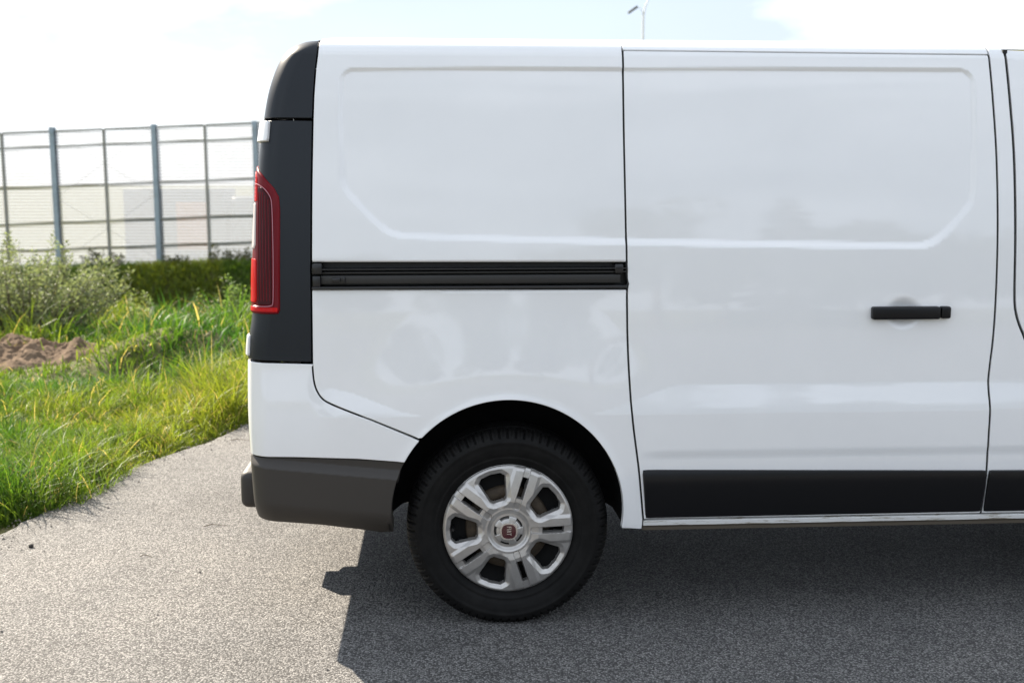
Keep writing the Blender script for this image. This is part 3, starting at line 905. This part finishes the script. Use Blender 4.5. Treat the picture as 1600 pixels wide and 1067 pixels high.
def squircle(rad, n=64, p=2.7):
    o = []
    for i in range(n):
        a = 2 * PI * i / n; c, s = math.cos(a), math.sin(a)
        k = (abs(c) ** p + abs(s) ** p) ** (-1 / p)
        o.append((rad * k * c, rad * k * s))
    return o
def emblem_letters():
    """four condensed capitals, turned a quarter turn clockwise with the wheel"""
    bm = bmesh.new()
    def bar(x0, y0, x1, y1, w):       # stroke in reading space
        d = Vector((x1 - x0, y1 - y0)); L = d.length; d /= L; nn = Vector((-d.y, d.x)) * w / 2
        q = [Vector((x0, y0)) + nn, Vector((x0, y0)) - nn, Vector((x1, y1)) - nn, Vector((x1, y1)) + nn]
        # reading x -> -z, reading y -> +x
        lo = [bm.verts.new((p.y, .0, -p.x)) for p in q]; hi = [bm.verts.new((p.y, -.0012, -p.x)) for p in q]
        bm.faces.new(hi); bm.faces.new(lo[::-1])
        for i in range(4): bm.faces.new((lo[i], lo[(i + 1) % 4], hi[(i + 1) % 4], hi[i]))
    h = .0125; w = .0017; b = -h / 2; t_ = h / 2
    x = -.0135
    bar(x, b, x, t_, w); bar(x, t_ - w / 2, x + .0045, t_ - w / 2, w); bar(x, .0006, x + .0038, .0006, w)          # F
    x = -.0062; bar(x, b, x, t_, w)                                                                                  # I
    x = -.0028; bar(x, b, x + .0024, t_, w); bar(x + .0052, b, x + .0028, t_, w); bar(x + .0008, -.002, x + .0044, -.002, w)   # A
    x = .0078; bar(x, b, x, t_, w); bar(x - .0034, t_ - w / 2, x + .0036, t_ - w / 2, w)                            # T
    return bm

def make_wheel():
    w = empty('wheel'); w.parent = van
    link('tyre', tyre_mesh(), M['rubber'], w)
    # steel wheel behind the hubcap
    steel = lathe('steel_wheel', [(.226, .030), (.218, .040), (.205, .046), (.195, .052), (.150, .058), (.120, .044), (.09, .040), (.04, .045), (.001, .045)], M['steel'], w)
    for k in range(10):
        a = 2 * PI * (k + .5) / 10
        bm = bmesh.new()
        bmesh.ops.create_cone(bm, cap_ends=True, segments=16, radius1=.013, radius2=.011, depth=.012, matrix=Matrix.Translation((.172 * math.cos(a), .052, .172 * math.sin(a))) @ Matrix.Rotation(PI / 2, 4, 'X'))
        bm_obj('vent_hole', bm, M['black'], steel, True, 40)
    lathe('brake_drum', [(.145, .050), (.14, .034), (.118, .0315), (.096, .033), (.09, .05)], M['brown'], w)
    hc = link('hubcap', hubcap_mesh(), M['hubcap'], w)
    hc.location = (0, .018, 0)
    cc = link('centre_cap', centre_cap_mesh(), M['hubcap'], hc)
    lathe('cap_gap', [(.056, -.012), (.020, -.012)], M['black'], hc, n=48)
    # emblem on the cap
    def plate(nm, rad, y0, y1, mat, par, dome=.0):
        o = squircle(rad); bm = bmesh.new()
        lo = [bm.verts.new((x, y0, z)) for x, z in o]; mid = [bm.verts.new((x * .97, y1, z * .97)) for x, z in o]
        c_ = bm.verts.new((0, y1 - dome, 0))
        for i in range(len(o)):
            j = (i + 1) % len(o)
            bm.faces.new((lo[i], lo[j], mid[j], mid[i])); bm.faces.new((mid[i], mid[j], c_))
        return bm_obj(nm, bm, mat, par, True, 40)
    em = plate('emblem', .0300, -.030, -.0362, M['chrome'], hc)
    plate('emblem_field', .0246, -.036, -.0372, M['emblem'], em, .0004)
    # letters: one child each would be under a centimetre, so they stay one plate of lettering
    lt = bm_obj('emblem_lettering', emblem_letters(), M['chrome'], em); lt.location = (.0008, -.0372, .001); lt.scale = (1.2, 1, 1.2)
    lt['kind'] = 'stuff'
    v = tube_obj('valve_stem', [(-.186, .05, .004), (-.188, .008, .004), (-.188, -.004, .004)], [.006, .005, .004], M['black'], w)
    return w
wheel = make_wheel()
wheel.location = (0, .030, .3225)
def copy_tree(o, parent):
    c = o.copy(); C.objects.link(c); c.parent = parent
    for ch in o.children: copy_tree(ch, c)
    return c
wf = copy_tree(wheel, van); wf.location = (3.095, .030, .3225)
wfar = copy_tree(wheel, van); wfar.location = (0, W - .030, .3225); wfar.rotation_euler = (0, 0, PI)
wfar2 = copy_tree(wheel, van); wfar2.location = (3.095, W - .030, .3225); wfar2.rotation_euler = (0, 0, PI)

# far side of the van: mirrored copies of the near-side panels
MIRROR = ('quarter_panel', 'sliding_door', 'roof_rail', 'door_pillar', 'front_door', 'side_window', 'front_wing', 'sill', 'corner_trim', 'rear_bumper', 'bumper_skirt', 'tail_light', 'hinge_cover', 'wheel_arch_liner', 'door_rail', 'door_seal')
for o in list(van.children):
    if o.type == 'MESH' and o.name.split('.')[0] in MIRROR and o.location.length < 1e-6:
        c = copy_tree(o, van)
        c.scale = (1, -1, 1); c.location = (0, W, 0)


# ------------------------------------------------------------------ vegetation
def blade_mesh(name, bx, by, bz, hgt, wid, ldir, lean, tint, tipt):
    """curved grass blades: 7 vertices, 3 faces each"""
    n = len(bx)
    face = rng.uniform(0, 2 * PI, n)
    wx, wy = np.cos(face) * wid / 2, np.sin(face) * wid / 2
    lx, ly = np.cos(ldir), np.sin(ldir)
    co = np.zeros((n, 7, 3)); col = np.ones((n, 7, 4))
    for k, (f, ww) in enumerate(((0, 1.0), (.38, .95), (.74, .65))):
        px = bx + lx * hgt * lean * f ** 2; py = by + ly * hgt * lean * f ** 2
        pz = bz + hgt * (f - .38 * lean * f ** 2.5)
        co[:, 2 * k] = np.stack([px - wx * ww, py - wy * ww, pz], 1)
        co[:, 2 * k + 1] = np.stack([px + wx * ww, py + wy * ww, pz], 1)
    co[:, 6] = np.stack([bx + lx * hgt * lean, by + ly * hgt * lean, bz + hgt * (1 - .38 * lean)], 1)
    for k in range(7):
        f = (0, 0, .38, .38, .74, .74, 1)[k]
        col[:, k, :3] = tint * (1 - f) + tipt * f
    b = (np.arange(n) * 7)[:, None]
    loops = np.concatenate([b + np.array([[0, 1, 3, 2, 2, 3, 5, 4, 4, 5, 6]])], 1).ravel()
    starts = ((np.arange(n) * 11)[:, None] + np.array([[0, 4, 8]])).ravel()
    totals = np.tile([4, 4, 3], n)
    me = mesh_fast(name, co.reshape(-1, 3), loops, starts, totals)
    at = me.color_attributes.new('tint', 'FLOAT_COLOR', 'POINT')
    at.data.foreach_set('color', col.reshape(-1).astype(np.float32))
    return me

CAMX, CAMY = -.22, -3.66
def wedge(n, d0, d1, a0, a1, power=1.0):
    """random points in a sector around the viewpoint, a measured as x/y slope"""
    u = rng.random(n)
    d = (d0 ** power + u * (d1 ** power - d0 ** power)) ** (1 / power)
    a = rng.uniform(a0, a1, n)
    return CAMX + a * d, CAMY + d

def grass(n, d0, d1, a0, a1, clumps, spread, hmul, wmul, power=1.0):
    cx_, cy_ = wedge(clumps, d0, d1, a0, a1, power)
    pick = rng.integers(0, clumps, n)
    ch = rng.lognormal(0, .46, clumps); cdir = rng.uniform(0, 2 * PI, clumps); ctone = rng.random(clumps)
    sp = spread * rng.lognormal(0, .3, clumps)[pick]
    ox = rng.normal(0, 1, n) * sp; oy = rng.normal(0, 1, n) * sp
    x = cx_[pick] + ox; y = cy_[pick] + oy
    e = edge_x(y) - x + .10 * (fbm(y * 2.2, y * 0 + 3.3, 3, 3) * 2) + .34 * (vnoise(x * 1.7, y * 1.7, 77) - .42)
    k = e > .02
    k &= rng.random(n) < .35 + .9 * vnoise(x * 3.1, y * 3.1, 91)
    # bare earth of the heap and the dark hollow stay open
    heap = ((x + 3.80) / .78) ** 2 + ((y - 5.65) / .62) ** 2
    k &= ~((heap < 1.0) & (rng.random(n) < .985))
    hol = ((x + 2.50) / .30) ** 2 + ((y - 4.80) / .17) ** 2
    k &= ~((hol < 1.0) & (rng.random(n) < .93))
    x, y, e, pick, ox, oy = x[k], y[k], e[k], pick[k], ox[k], oy[k]
    m = len(x)
    tall = .55 + .9 * vnoise(x * 1.3 + 9, y * 1.3, 31)
    h = hmul * tall * ch[pick] * rng.uniform(.55, 1.25, m)
    h *= (.55 + .45 * smooth01(e / .18)) * (1 + .65 * np.exp(-((e - .30) / .28) ** 2))
    h *= 1 - .6 * np.exp(-(((x + 3.5) / .8) ** 2 + ((y - 5.0) / .6) ** 2))
    h = np.clip(h, .03, .55)
    ang = np.arctan2(oy, ox) + rng.normal(0, .7, m)
    ang = np.where(rng.random(m) < .35, cdir[pick] + rng.normal(0, .4, m), ang)
    lean = np.clip(rng.normal(.62, .28, m), .1, 1.25)
    # colours: lush green inside, yellowed towards the path edge and in patches
    yel = np.clip(.55 * np.exp(-np.maximum(e, 0) / 1.0) + 2.6 * fbm(x * 1.1, y * 1.1, 13, 3) + .35 * (ctone[pick] - .5) + .18, 0, 1)
    dry = (rng.random(m) < .03 + .07 * yel)
    g = np.array([.034, .105, .016]); yl = np.array([.150, .208, .027]); dr = np.array([.36, .31, .15])
    tint = g + (yl - g) * yel[:, None]
    tint = np.where(dry[:, None], dr, tint) * rng.uniform(.65, 1.35, m)[:, None]
    tipt = tint * 1.15 + np.array([.03, .012, .0]) * yel[:, None]
    w = wmul * rng.uniform(.6, 1.5, m)
    return blade_mesh('grass', x, y, gz(x, y) - .01, h, w, ang, lean, tint, tipt)
GL = 'green and yellowing meadow grass along the left edge of the path'
tag(link('grass', grass(200000, 4.6, 8.2, -.60, -.02, 3000, .050, .112, .0048, 1.6), M['grass']), GL, 'grass', kind='stuff')
tag(link('grass', grass(80000, 8.0, 14.6, -.52, .02, 2000, .10, .15, .010, 1.5), M['grass']), 'tall meadow grass between the soil heap and the ditch', 'grass', kind='stuff')
def bank_grass(n):
    x = rng.uniform(-17, 1, n); y = rng.uniform(27.0, 30.1, n)
    tint = np.array([.075, .135, .022]) * rng.uniform(.6, 1.5, n)[:, None] + np.array([.05, .03, 0]) * (vnoise(x * .7, y * .7, 5)[:, None] > .6)
    return blade_mesh('grass', x, y, gz(x, y) - .02, rng.uniform(.15, .42, n), rng.uniform(.015, .035, n), rng.uniform(0, 2 * PI, n), np.clip(rng.normal(.8, .3, n), .1, 1.3), tint, tint * 1.2)
tag(link('grass', bank_grass(45000), M['grass']), 'dark green grass bank at the foot of the noise barrier', 'grass', kind='stuff')

def leaf_mesh(name, pos, dirs, length, width, tint):
    """small folded leaves: 6 vertices, 4 triangles"""
    n = len(pos)
    d = dirs / (np.linalg.norm(dirs, axis=1, keepdims=True) + 1e-9)
    up = rng.normal(0, 1, (n, 3)); side = np.cross(d, up); side /= np.linalg.norm(side, axis=1, keepdims=True) + 1e-9
    nor = np.cross(side, d)
    L = length[:, None]; Wd = width[:, None]
    co = np.stack([pos, pos + d * L * .5 + side * Wd * .5 + nor * Wd * .18, pos + d * L - nor * L * .12, pos + d * L * .5 - side * Wd * .5 + nor * Wd * .18, pos + d * L * .52], 1)
    b = (np.arange(n) * 5)[:, None]
    loops = (b + np.array([[0, 4, 1, 1, 4, 2, 2, 4, 3, 3, 4, 0]])).ravel()
    me = mesh_fast(name, co.reshape(-1, 3), loops, np.arange(n * 4) * 3, np.full(n * 4, 3), smooth=False)
    at = me.color_attributes.new('tint', 'FLOAT_COLOR', 'POINT')
    col = np.ones((n, 5, 4)); col[:, :, :3] = tint[:, None, :]
    at.data.foreach_set('color', col.reshape(-1).astype(np.float32))
    return me

def shrub(name, label, cat, loc, stems, height, spread, leaves, leaf, colour, seed, group=None, twig=.12, rx=1.0, stem_r=.006):
    r_ = np.random.default_rng(seed)
    root = empty(name, loc); tag(root, label, cat, group)
    bm = bmesh.new(); pos = []; dirs = []
    for i in range(stems):
        a = r_.uniform(0, 2 * PI); q = math.sqrt(r_.random())
        b0 = Vector((math.cos(a) * q * spread * .45 * rx, math.sin(a) * q * spread * .45, -.06))
        hh = height * r_.uniform(.55, 1.05) * (1 - .35 * q)
        tip = Vector((math.cos(a) * q * spread * rx + r_.normal(0, .05), math.sin(a) * q * spread + r_.normal(0, .05), hh))
        mid = (b0 + tip) * .5 + Vector((r_.normal(0, .04), r_.normal(0, .04), .06 * hh))
        pts = [b0 * (1 - t) ** 2 + mid * 2 * t * (1 - t) + tip * t * t for t in (0, .25, .5, .75, 1)]
        bm_tube(bm, pts, [stem_r, stem_r * .85, stem_r * .65, stem_r * .45, stem_r * .2], 5, cap=False)
        for _ in range(leaves):
            t = r_.uniform(.12, 1.0) ** .8
            p = b0 * (1 - t) ** 2 + mid * 2 * t * (1 - t) + tip * t * t
            ta = r_.uniform(0, 2 * PI); tl_ = twig * (1.15 - t) * r_.random()
            o_ = Vector((math.cos(ta) * tl_, math.sin(ta) * tl_, r_.uniform(-.02, .06)))
            pos.append(p + o_); dirs.append(Vector((math.cos(ta), math.sin(ta), r_.uniform(-.2, 1.0))))
    bm_obj('stems', bm, M['bark'], root, True)
    n = len(pos); pos = np.array([tuple(p) for p in pos]); dirs = np.array([tuple(p) for p in dirs])
    tint = np.array(colour) * r_.uniform(.6, 1.45, n)[:, None] + np.array([.03, .015, 0]) * (r_.random(n) < .15)[:, None]
    me = leaf_mesh('foliage', pos, dirs, leaf * r_.uniform(.6, 1.3, n), leaf * .38 * r_.uniform(.7, 1.3, n), tint)
    f = link('foliage', me, M['leaf'], root)
    return root
def at_ground(x, y): return (x, y, float(gz(x, y)))
shrub('willow_shrub', 'wide grey-green shrub with many fine leaves behind the soil heap', 'shrub', at_ground(-4.35, 7.6), 170, 1.06, .85, 120, .042, (.165, .195, .105), 3, rx=1.3)
shrub('sapling', 'slim young shrub at the right flank of the grey-green shrub', 'shrub', at_ground(-3.42, 8.2), 9, .62, .22, 55, .045, (.21, .26, .10), 4)
shrub('weed', 'tall thin weed beside the rear of the van, left one of the pair', 'weed', at_ground(-2.72, 8.9), 10, .66, .20, 30, .045, (.15, .20, .06), 5)
shrub('weed', 'tall leafy weed close behind the tail light, right one of the pair', 'weed', at_ground(-2.38, 8.6), 16, .78, .22, 40, .045, (.14, .21, .06), 6)
shrub('weed', 'low brownish weed clump growing on the crest of the grass', 'weed', at_ground(-2.95, 9.4), 16, .42, .30, 24, .04, (.30, .24, .11), 7)
for i, (x_, h_, lb) in enumerate(((-10.2, .75, 'dark weed at the fence foot left of the mullion in the middle bay'), (-9.6, .6, 'dark weed at the fence foot right of the mullion in the middle bay'), (-7.9, .5, 'small dark weed right of the middle steel post'), (-6.6, .85, 'dark weed at the fence foot just right of the last mullion before the van'), (-6.05, .7, 'dark weed at the fence foot closest to the van'))):
    shrub('weed', lb, 'weed', at_ground(x_, 29.5), 9, h_, .35, 40, .10, (.05, .06, .022), 20 + i, group='weeds along the fence foot', twig=.2, stem_r=.01)

# heap of turned soil
def soil_heap():
    n = 240; u = np.linspace(-1.15, 1.15, n); U, V = np.meshgrid(u, u, indexing='ij')
    x = -3.80 + U * .98; y = 5.75 + V * .66
    rr = np.hypot(U, V) + .35 * fbm(x * 2.1, y * 2.1, 47, 3)
    dome = np.clip(1 - rr ** 2, 0, 1) ** .7
    rid = 1 - np.abs(fbm(x * 3.6 + y * 1.1, y * 4.2, 41, 3)) * 4
    lump = .55 * rid + 1.1 * fbm(x * 6, y * 6, 42, 4) + .30 * fbm(x * 17, y * 17, 44, 4) + .10 * (vnoise(x * 60, y * 60, 48) - .5)
    z = gz(x, y) + dome * .21 * (.50 + .85 * lump) - .01
    z = np.where(rr > 1.0, gz(x, y) - .05 - .1 * (rr - 1), z)
    return grid_mesh('soil_heap', np.stack([x.ravel(), y.ravel(), z.ravel()], 1), n, n)
tag(link('soil_heap', soil_heap(), M['heap']), 'low lumpy heap of brown soil in the grass before the shrub', 'soil heap')

# loose bits on the path
def crumb(nm, label, cat, loc, sx, sy, sz, mat, seed):
    bm = bmesh.new(); bmesh.ops.create_icosphere(bm, subdivisions=2, radius=1.0)
    r_ = random.Random(seed)
    for v in bm.verts:
        k = 1 + r_.uniform(-.18, .18); v.co = Vector((v.co.x * sx * k, v.co.y * sy * k, v.co.z * sz * k))
    o = bm_obj(nm, bm, mat, None, True); o.location = loc
    return tag(o, label, cat)
M['stone'] = P('dark_stone', (.05, .045, .04), .8, var=.4, noise=60)
M['twig'] = P('dry_twig', (.10, .075, .05), .9)
crumb('pebble', 'small dark pebble lying alone on the path near the grass', 'pebble', (-1.93, .98, .007), .011, .009, .009, M['stone'], 1)
def twig(label, x, y, a, l):
    bm = bmesh.new(); d = Vector((math.cos(a), math.sin(a), 0))
    bm_tube(bm, [Vector((x, y, .006)) + d * l * (k - .5) + Vector((0, 0, .004 * math.sin(k * 5))) + Vector((-d.y, d.x, 0)) * .01 * math.sin(k * 4) for k in (0, .33, .66, 1)], [.0022, .002, .0016, .001], 5)
    return tag(bm_obj('twig', bm, M['twig']), label, 'twig')
twig('thin dry twig on the path left of the rear bumper', -1.22, 1.22, .25, .10)
twig('short dry twig on the path below the grass edge', -1.42, .82, .1, .05)
twig('longer dry twig lying where the path narrows behind the van', -1.40, 2.9, .1, .12)

def grit(n):
    y = rng.uniform(-.5, 5.0, n)
    off_ = np.where(rng.random(n) < .95, rng.exponential(.08, n) - .03, rng.uniform(0, 2.2, n))
    x = edge_x(y) + .12 * fbm(y * 2.2, y * 0 + 3.3, 3, 3) + off_
    r_ = rng.lognormal(-5.75, .45, n)
    base = np.array([(1, 0, 0), (-.5, .87, 0), (-.5, -.87, 0), (0, 0, 1.0), (0, 0, -.6)])
    co = np.stack([x, y, np.full(n, .002)], 1)[:, None, :] + base[None] * r_[:, None, None] * rng.uniform(.6, 1.3, (n, 5, 1))
    b = (np.arange(n) * 5)[:, None]
    loops = (b + np.array([[0, 1, 3, 1, 2, 3, 2, 0, 3, 1, 0, 4, 2, 1, 4, 0, 2, 4]])).ravel()
    return mesh_fast('grit', co.reshape(-1, 3), loops, np.arange(n * 6) * 3, np.full(n * 6, 3), smooth=False)
M['grit'] = P('loose_grit', (.20, .18, .155), .9, var=.5, noise=25)
tag(link('grit', grit(1000), M['grit']), 'loose grit and crumbs strewn along the edge of the path', 'grit', kind='stuff')

# ------------------------------------------------------------------ noise barrier
FY = 30.3
def fbase(x): return -1.0 + .033 * (x + 8.6)
ROWS = [0.0, .66, 1.44, 2.50, 3.65, 4.09]
barrier = empty('noise_barrier', (0, 0, 0))
tag(barrier, 'tall see-through noise barrier with blue-grey steel posts beyond the meadow', 'fence')
POSTS = [-17.21 , -14.31, -11.41, -8.52, -5.62, -2.72, .18]
pane_me = {}
def barrier_piece(nm, x0, x1, r0, r1, y0, y1, mat, bevel=0):
    """piece follows the rise of the ground: a sheared box"""
    bm = bmesh.new()
    q = []
    for y_ in (y0, y1):
        for x_, r_ in ((x0, r0), (x1, r0), (x1, r1), (x0, r1)):
            q.append(bm.verts.new((x_, y_, fbase(x_) + r_ * (1 + .0025 * (x_ + 8.6)))))
    for f in ((0, 1, 2, 3), (7, 6, 5, 4), (0, 4, 5, 1), (1, 5, 6, 2), (2, 6, 7, 3), (3, 7, 4, 0)):
        bm.faces.new([q[i] for i in f])
    return bm_obj(nm, bm, mat, barrier)
for x_ in POSTS:
    # H-section post: two flanges and a web
    bm = bmesh.new()
    zb = fbase(x_) - .3; zt_ = fbase(x_) + 4.17
    for b_ in ((-.066, .066, -.115, -.100), (-.066, .066, .085, .10), (-.012, .012, -.099, .084)):
        bm_box(bm, x_ + b_[0], x_ + b_[1], FY + b_[2], FY + b_[3], zb, zt_)
    bm_obj('post', bm, M['fence_post'], barrier)
    for zz_ in (.28, 4.02, 2.2):
        box_obj('post_bracket', (x_ - .06, x_ + .06, FY - .14, FY - .116, fbase(x_) + zz_ - .06, fbase(x_) + zz_ + .06), M['fence_post'], barrier)
for x0, x1 in zip(POSTS, POSTS[1:]):
    xm = (x0 + x1) / 2
    barrier_piece('mullion', xm - .027, xm + .027, -.1, 4.09, FY - .05, FY + .05, M['fence_rail'])
    for r_ in ROWS[1:]:
        for a_, b_ in ((x0 + .09, xm - .04), (xm + .04, x1 - .09)):
            barrier_piece('rail', a_, b_, r_ - .024, r_ + .024, FY - .045, FY + .045, M['fence_rail'])
    for a_, b_ in ((x0 + .02, xm - .039), (xm + .039, x1 - .02)):
        for r0, r1 in zip(ROWS, ROWS[1:]):
            barrier_piece('pane', a_, b_, r0 + (.031 if r0 else 0), r1 - .031, FY - .008, FY + .008, M['pane'])
        barrier_piece('plinth', a_, b_, -.35, -.002, FY - .06, FY + .06, M['stone'])
for (xa, ra, xb, rb) in ((-11.3, 4.0, -8.6, 2.2), (-11.3, 2.2, -8.6, 4.0), (-11.3, 2.1, -8.6, .3), (-11.3, .3, -8.6, 2.1)):
    tube_obj('bracing_wire', [(xa, FY - .13, fbase(xa) + ra), (xb, FY - .135, fbase(xb) + rb)], .004, M['fence_rail'], barrier, seg=5)

# ------------------------------------------------------------------ lorry on the road beyond
M['tarp'] = P('grey_tarpaulin', (.11, .115, .12), .6, var=.1)
M['orange'] = P('orange_print', (.50, .16, .03), .6)
M['cab'] = P('cab_grey', (.09, .095, .10), .4)
lorry = empty('lorry', (-8.7, 41.0, -2.58)); tag(lorry, 'grey box lorry with an orange panel on the road behind the barrier', 'lorry')
box_obj('cargo_box', (-3.4, .35, -1.2, 1.2, .95, 3.85), M['tarp'], lorry, bevel=.05)
box_obj('side_print', (-1.45, -.30, -1.225, -1.203, 1.55, 3.35), M['orange'], lorry)
cabo = box_obj('cab', (.55, 2.7, -1.15, 1.15, .7, 3.55), M['cab'], lorry, bevel=.2, seg=4)
box_obj('cab_window', (1.25, 2.3, -1.175, -1.152, 2.0, 3.0), M['glass_dark'], cabo)
box_obj('chassis', (-3.3, 2.5, -.45, .45, .6, .9), M['under'], lorry)
for x_ in (-2.6, -1.5, 1.7):
    for s_ in (-1, 1):
        bm = bmesh.new(); bmesh.ops.create_cone(bm, cap_ends=True, segments=28, radius1=.5, radius2=.5, depth=.3, matrix=Matrix.Translation((x_, s_ * 1.0, .5)) @ Matrix.Rotation(PI / 2, 4, 'X'))
        bm_obj('wheel', bm, M['rubber'], lorry, True, 40)

# ------------------------------------------------------------------ street lamp behind the van
M['lamp'] = P('pale_galvanised_pole', (.75, .76, .76), .5)
M['lamp_head'] = P('lamp_housing', (.06, .065, .06), .5)
lamp = empty('street_lamp', (6.64, 35.1, -1.5)); tag(lamp, 'slender street lamp with two arms rising behind the van roof', 'street lamp')
tube_obj('pole', [(0, 0, 0), (0, 0, 4), (0, 0, 8.55)], [.07, .05, .038], M['lamp'], lamp)
tube_obj('arm', [(0, 0, 8.5), (.05, 0, 8.8), (.18, 0, 9.15), (.45, 0, 9.5), (.95, 0, 9.65)], [.034, .03, .026, .024, .02], M['lamp'], lamp)
tube_obj('arm', [(0, 0, 8.5), (-.03, 0, 8.68), (-.12, 0, 8.80), (-.24, 0, 8.83)], [.022, .016, .012, .010], M['lamp'], lamp)
for a_, (hx, hz, tilt) in enumerate(((1.25, 9.70, .12), (-.36, 8.73, .6))):
    bm = bmesh.new(); bm_box(bm, -.19, .19, -.08, .08, -.04, .04, bevel=.03, seg=3)
    o = bm_obj('lamp_head', bm, M['lamp_head'], lamp, True, 50); o.location = (hx, 0, hz); o.rotation_euler = (0, -tilt if hx < 0 else -tilt, 0)

# ------------------------------------------------------------------ trees across the path (seen in the paint's reflection)
def tree(name, label, loc, height, kind, seed, group=None):
    r_ = np.random.default_rng(seed)
    root = empty(name, loc); tag(root, label, 'tree', group)
    tube_obj('trunk', [(0, 0, -.2), (.05, 0, height * .4), (0, .05, height * .92)], [height * .025, height * .018, .02], M['bark'], root, seg=8)
    n = 3200; pos = np.zeros((n, 3)); dirs = np.zeros((n, 3))
    if kind == 'conifer':
        h = 1 - np.sqrt(r_.random(n)) ; tier = np.round(h * 16) / 16 + r_.normal(0, .008, n)
        rad = (1 - tier) * height * .24 * np.sqrt(r_.random(n)) * (1 + .25 * np.sin(tier * 40))
        a = r_.uniform(0, 2 * PI, n); z = height * (.08 + .92 * tier) - rad * .25
        pos = np.stack([rad * np.cos(a), rad * np.sin(a), z], 1); dirs = np.stack([np.cos(a), np.sin(a), np.full(n, -.25)], 1)
        ls, col = .42, (.028, .050, .022)
    else:
        nb = 22; ba = r_.uniform(0, 2 * PI, nb); br = height * .26 * np.sqrt(r_.random(nb)); bz = height * r_.uniform(.38, .92, nb)
        k = r_.integers(0, nb, n); v = r_.normal(0, 1, (n, 3)); v /= np.linalg.norm(v, axis=1, keepdims=True)
        pos = np.stack([br * np.cos(ba), br * np.sin(ba), bz], 1)[k] + v * height * .13 * (r_.random((n, 1)) ** .4)
        dirs = v + np.array([0, 0, -.2]); ls, col = .34, (.05, .075, .022)
    tint = np.array(col) * r_.uniform(.6, 1.5, n)[:, None]
    link('crown', leaf_mesh('crown', pos, dirs, ls * r_.uniform(.7, 1.3, n), ls * .5 * r_.uniform(.7, 1.3, n), tint), M['leaf'], root)
    return root
tree('spruce_tree', 'pointed spruce across the path, mirrored faintly in the sliding door', (12.0, -35, -.03), 9.2, 'conifer', 1)
tree('birch_tree', 'tall leafy tree across the path, mirrored beside the door gap', (7.4, -36, -.03), 8.6, 'leafy', 2)
ROW = sorted([(9.6, 5.2), (13.8, 6.3), (15.6, 5.9), (17.6, 6.4), (19.8, 6.0), (22.2, 7.0), (25.5, 6.4), (4.0, 5.0), (.5, 4.2), (-3.5, 4.6), (-8, 4.4)])
ORD = 'first second third fourth fifth sixth seventh eighth ninth tenth eleventh'.split()
for i, (x_, h_) in enumerate(ROW):
    tree('leafy_tree', ORD[i] + ' round-headed leafy tree from the left in the row across the path', (x_, -36 + (i % 3), -.03), h_, 'leafy', 10 + i, group='trees across the path')
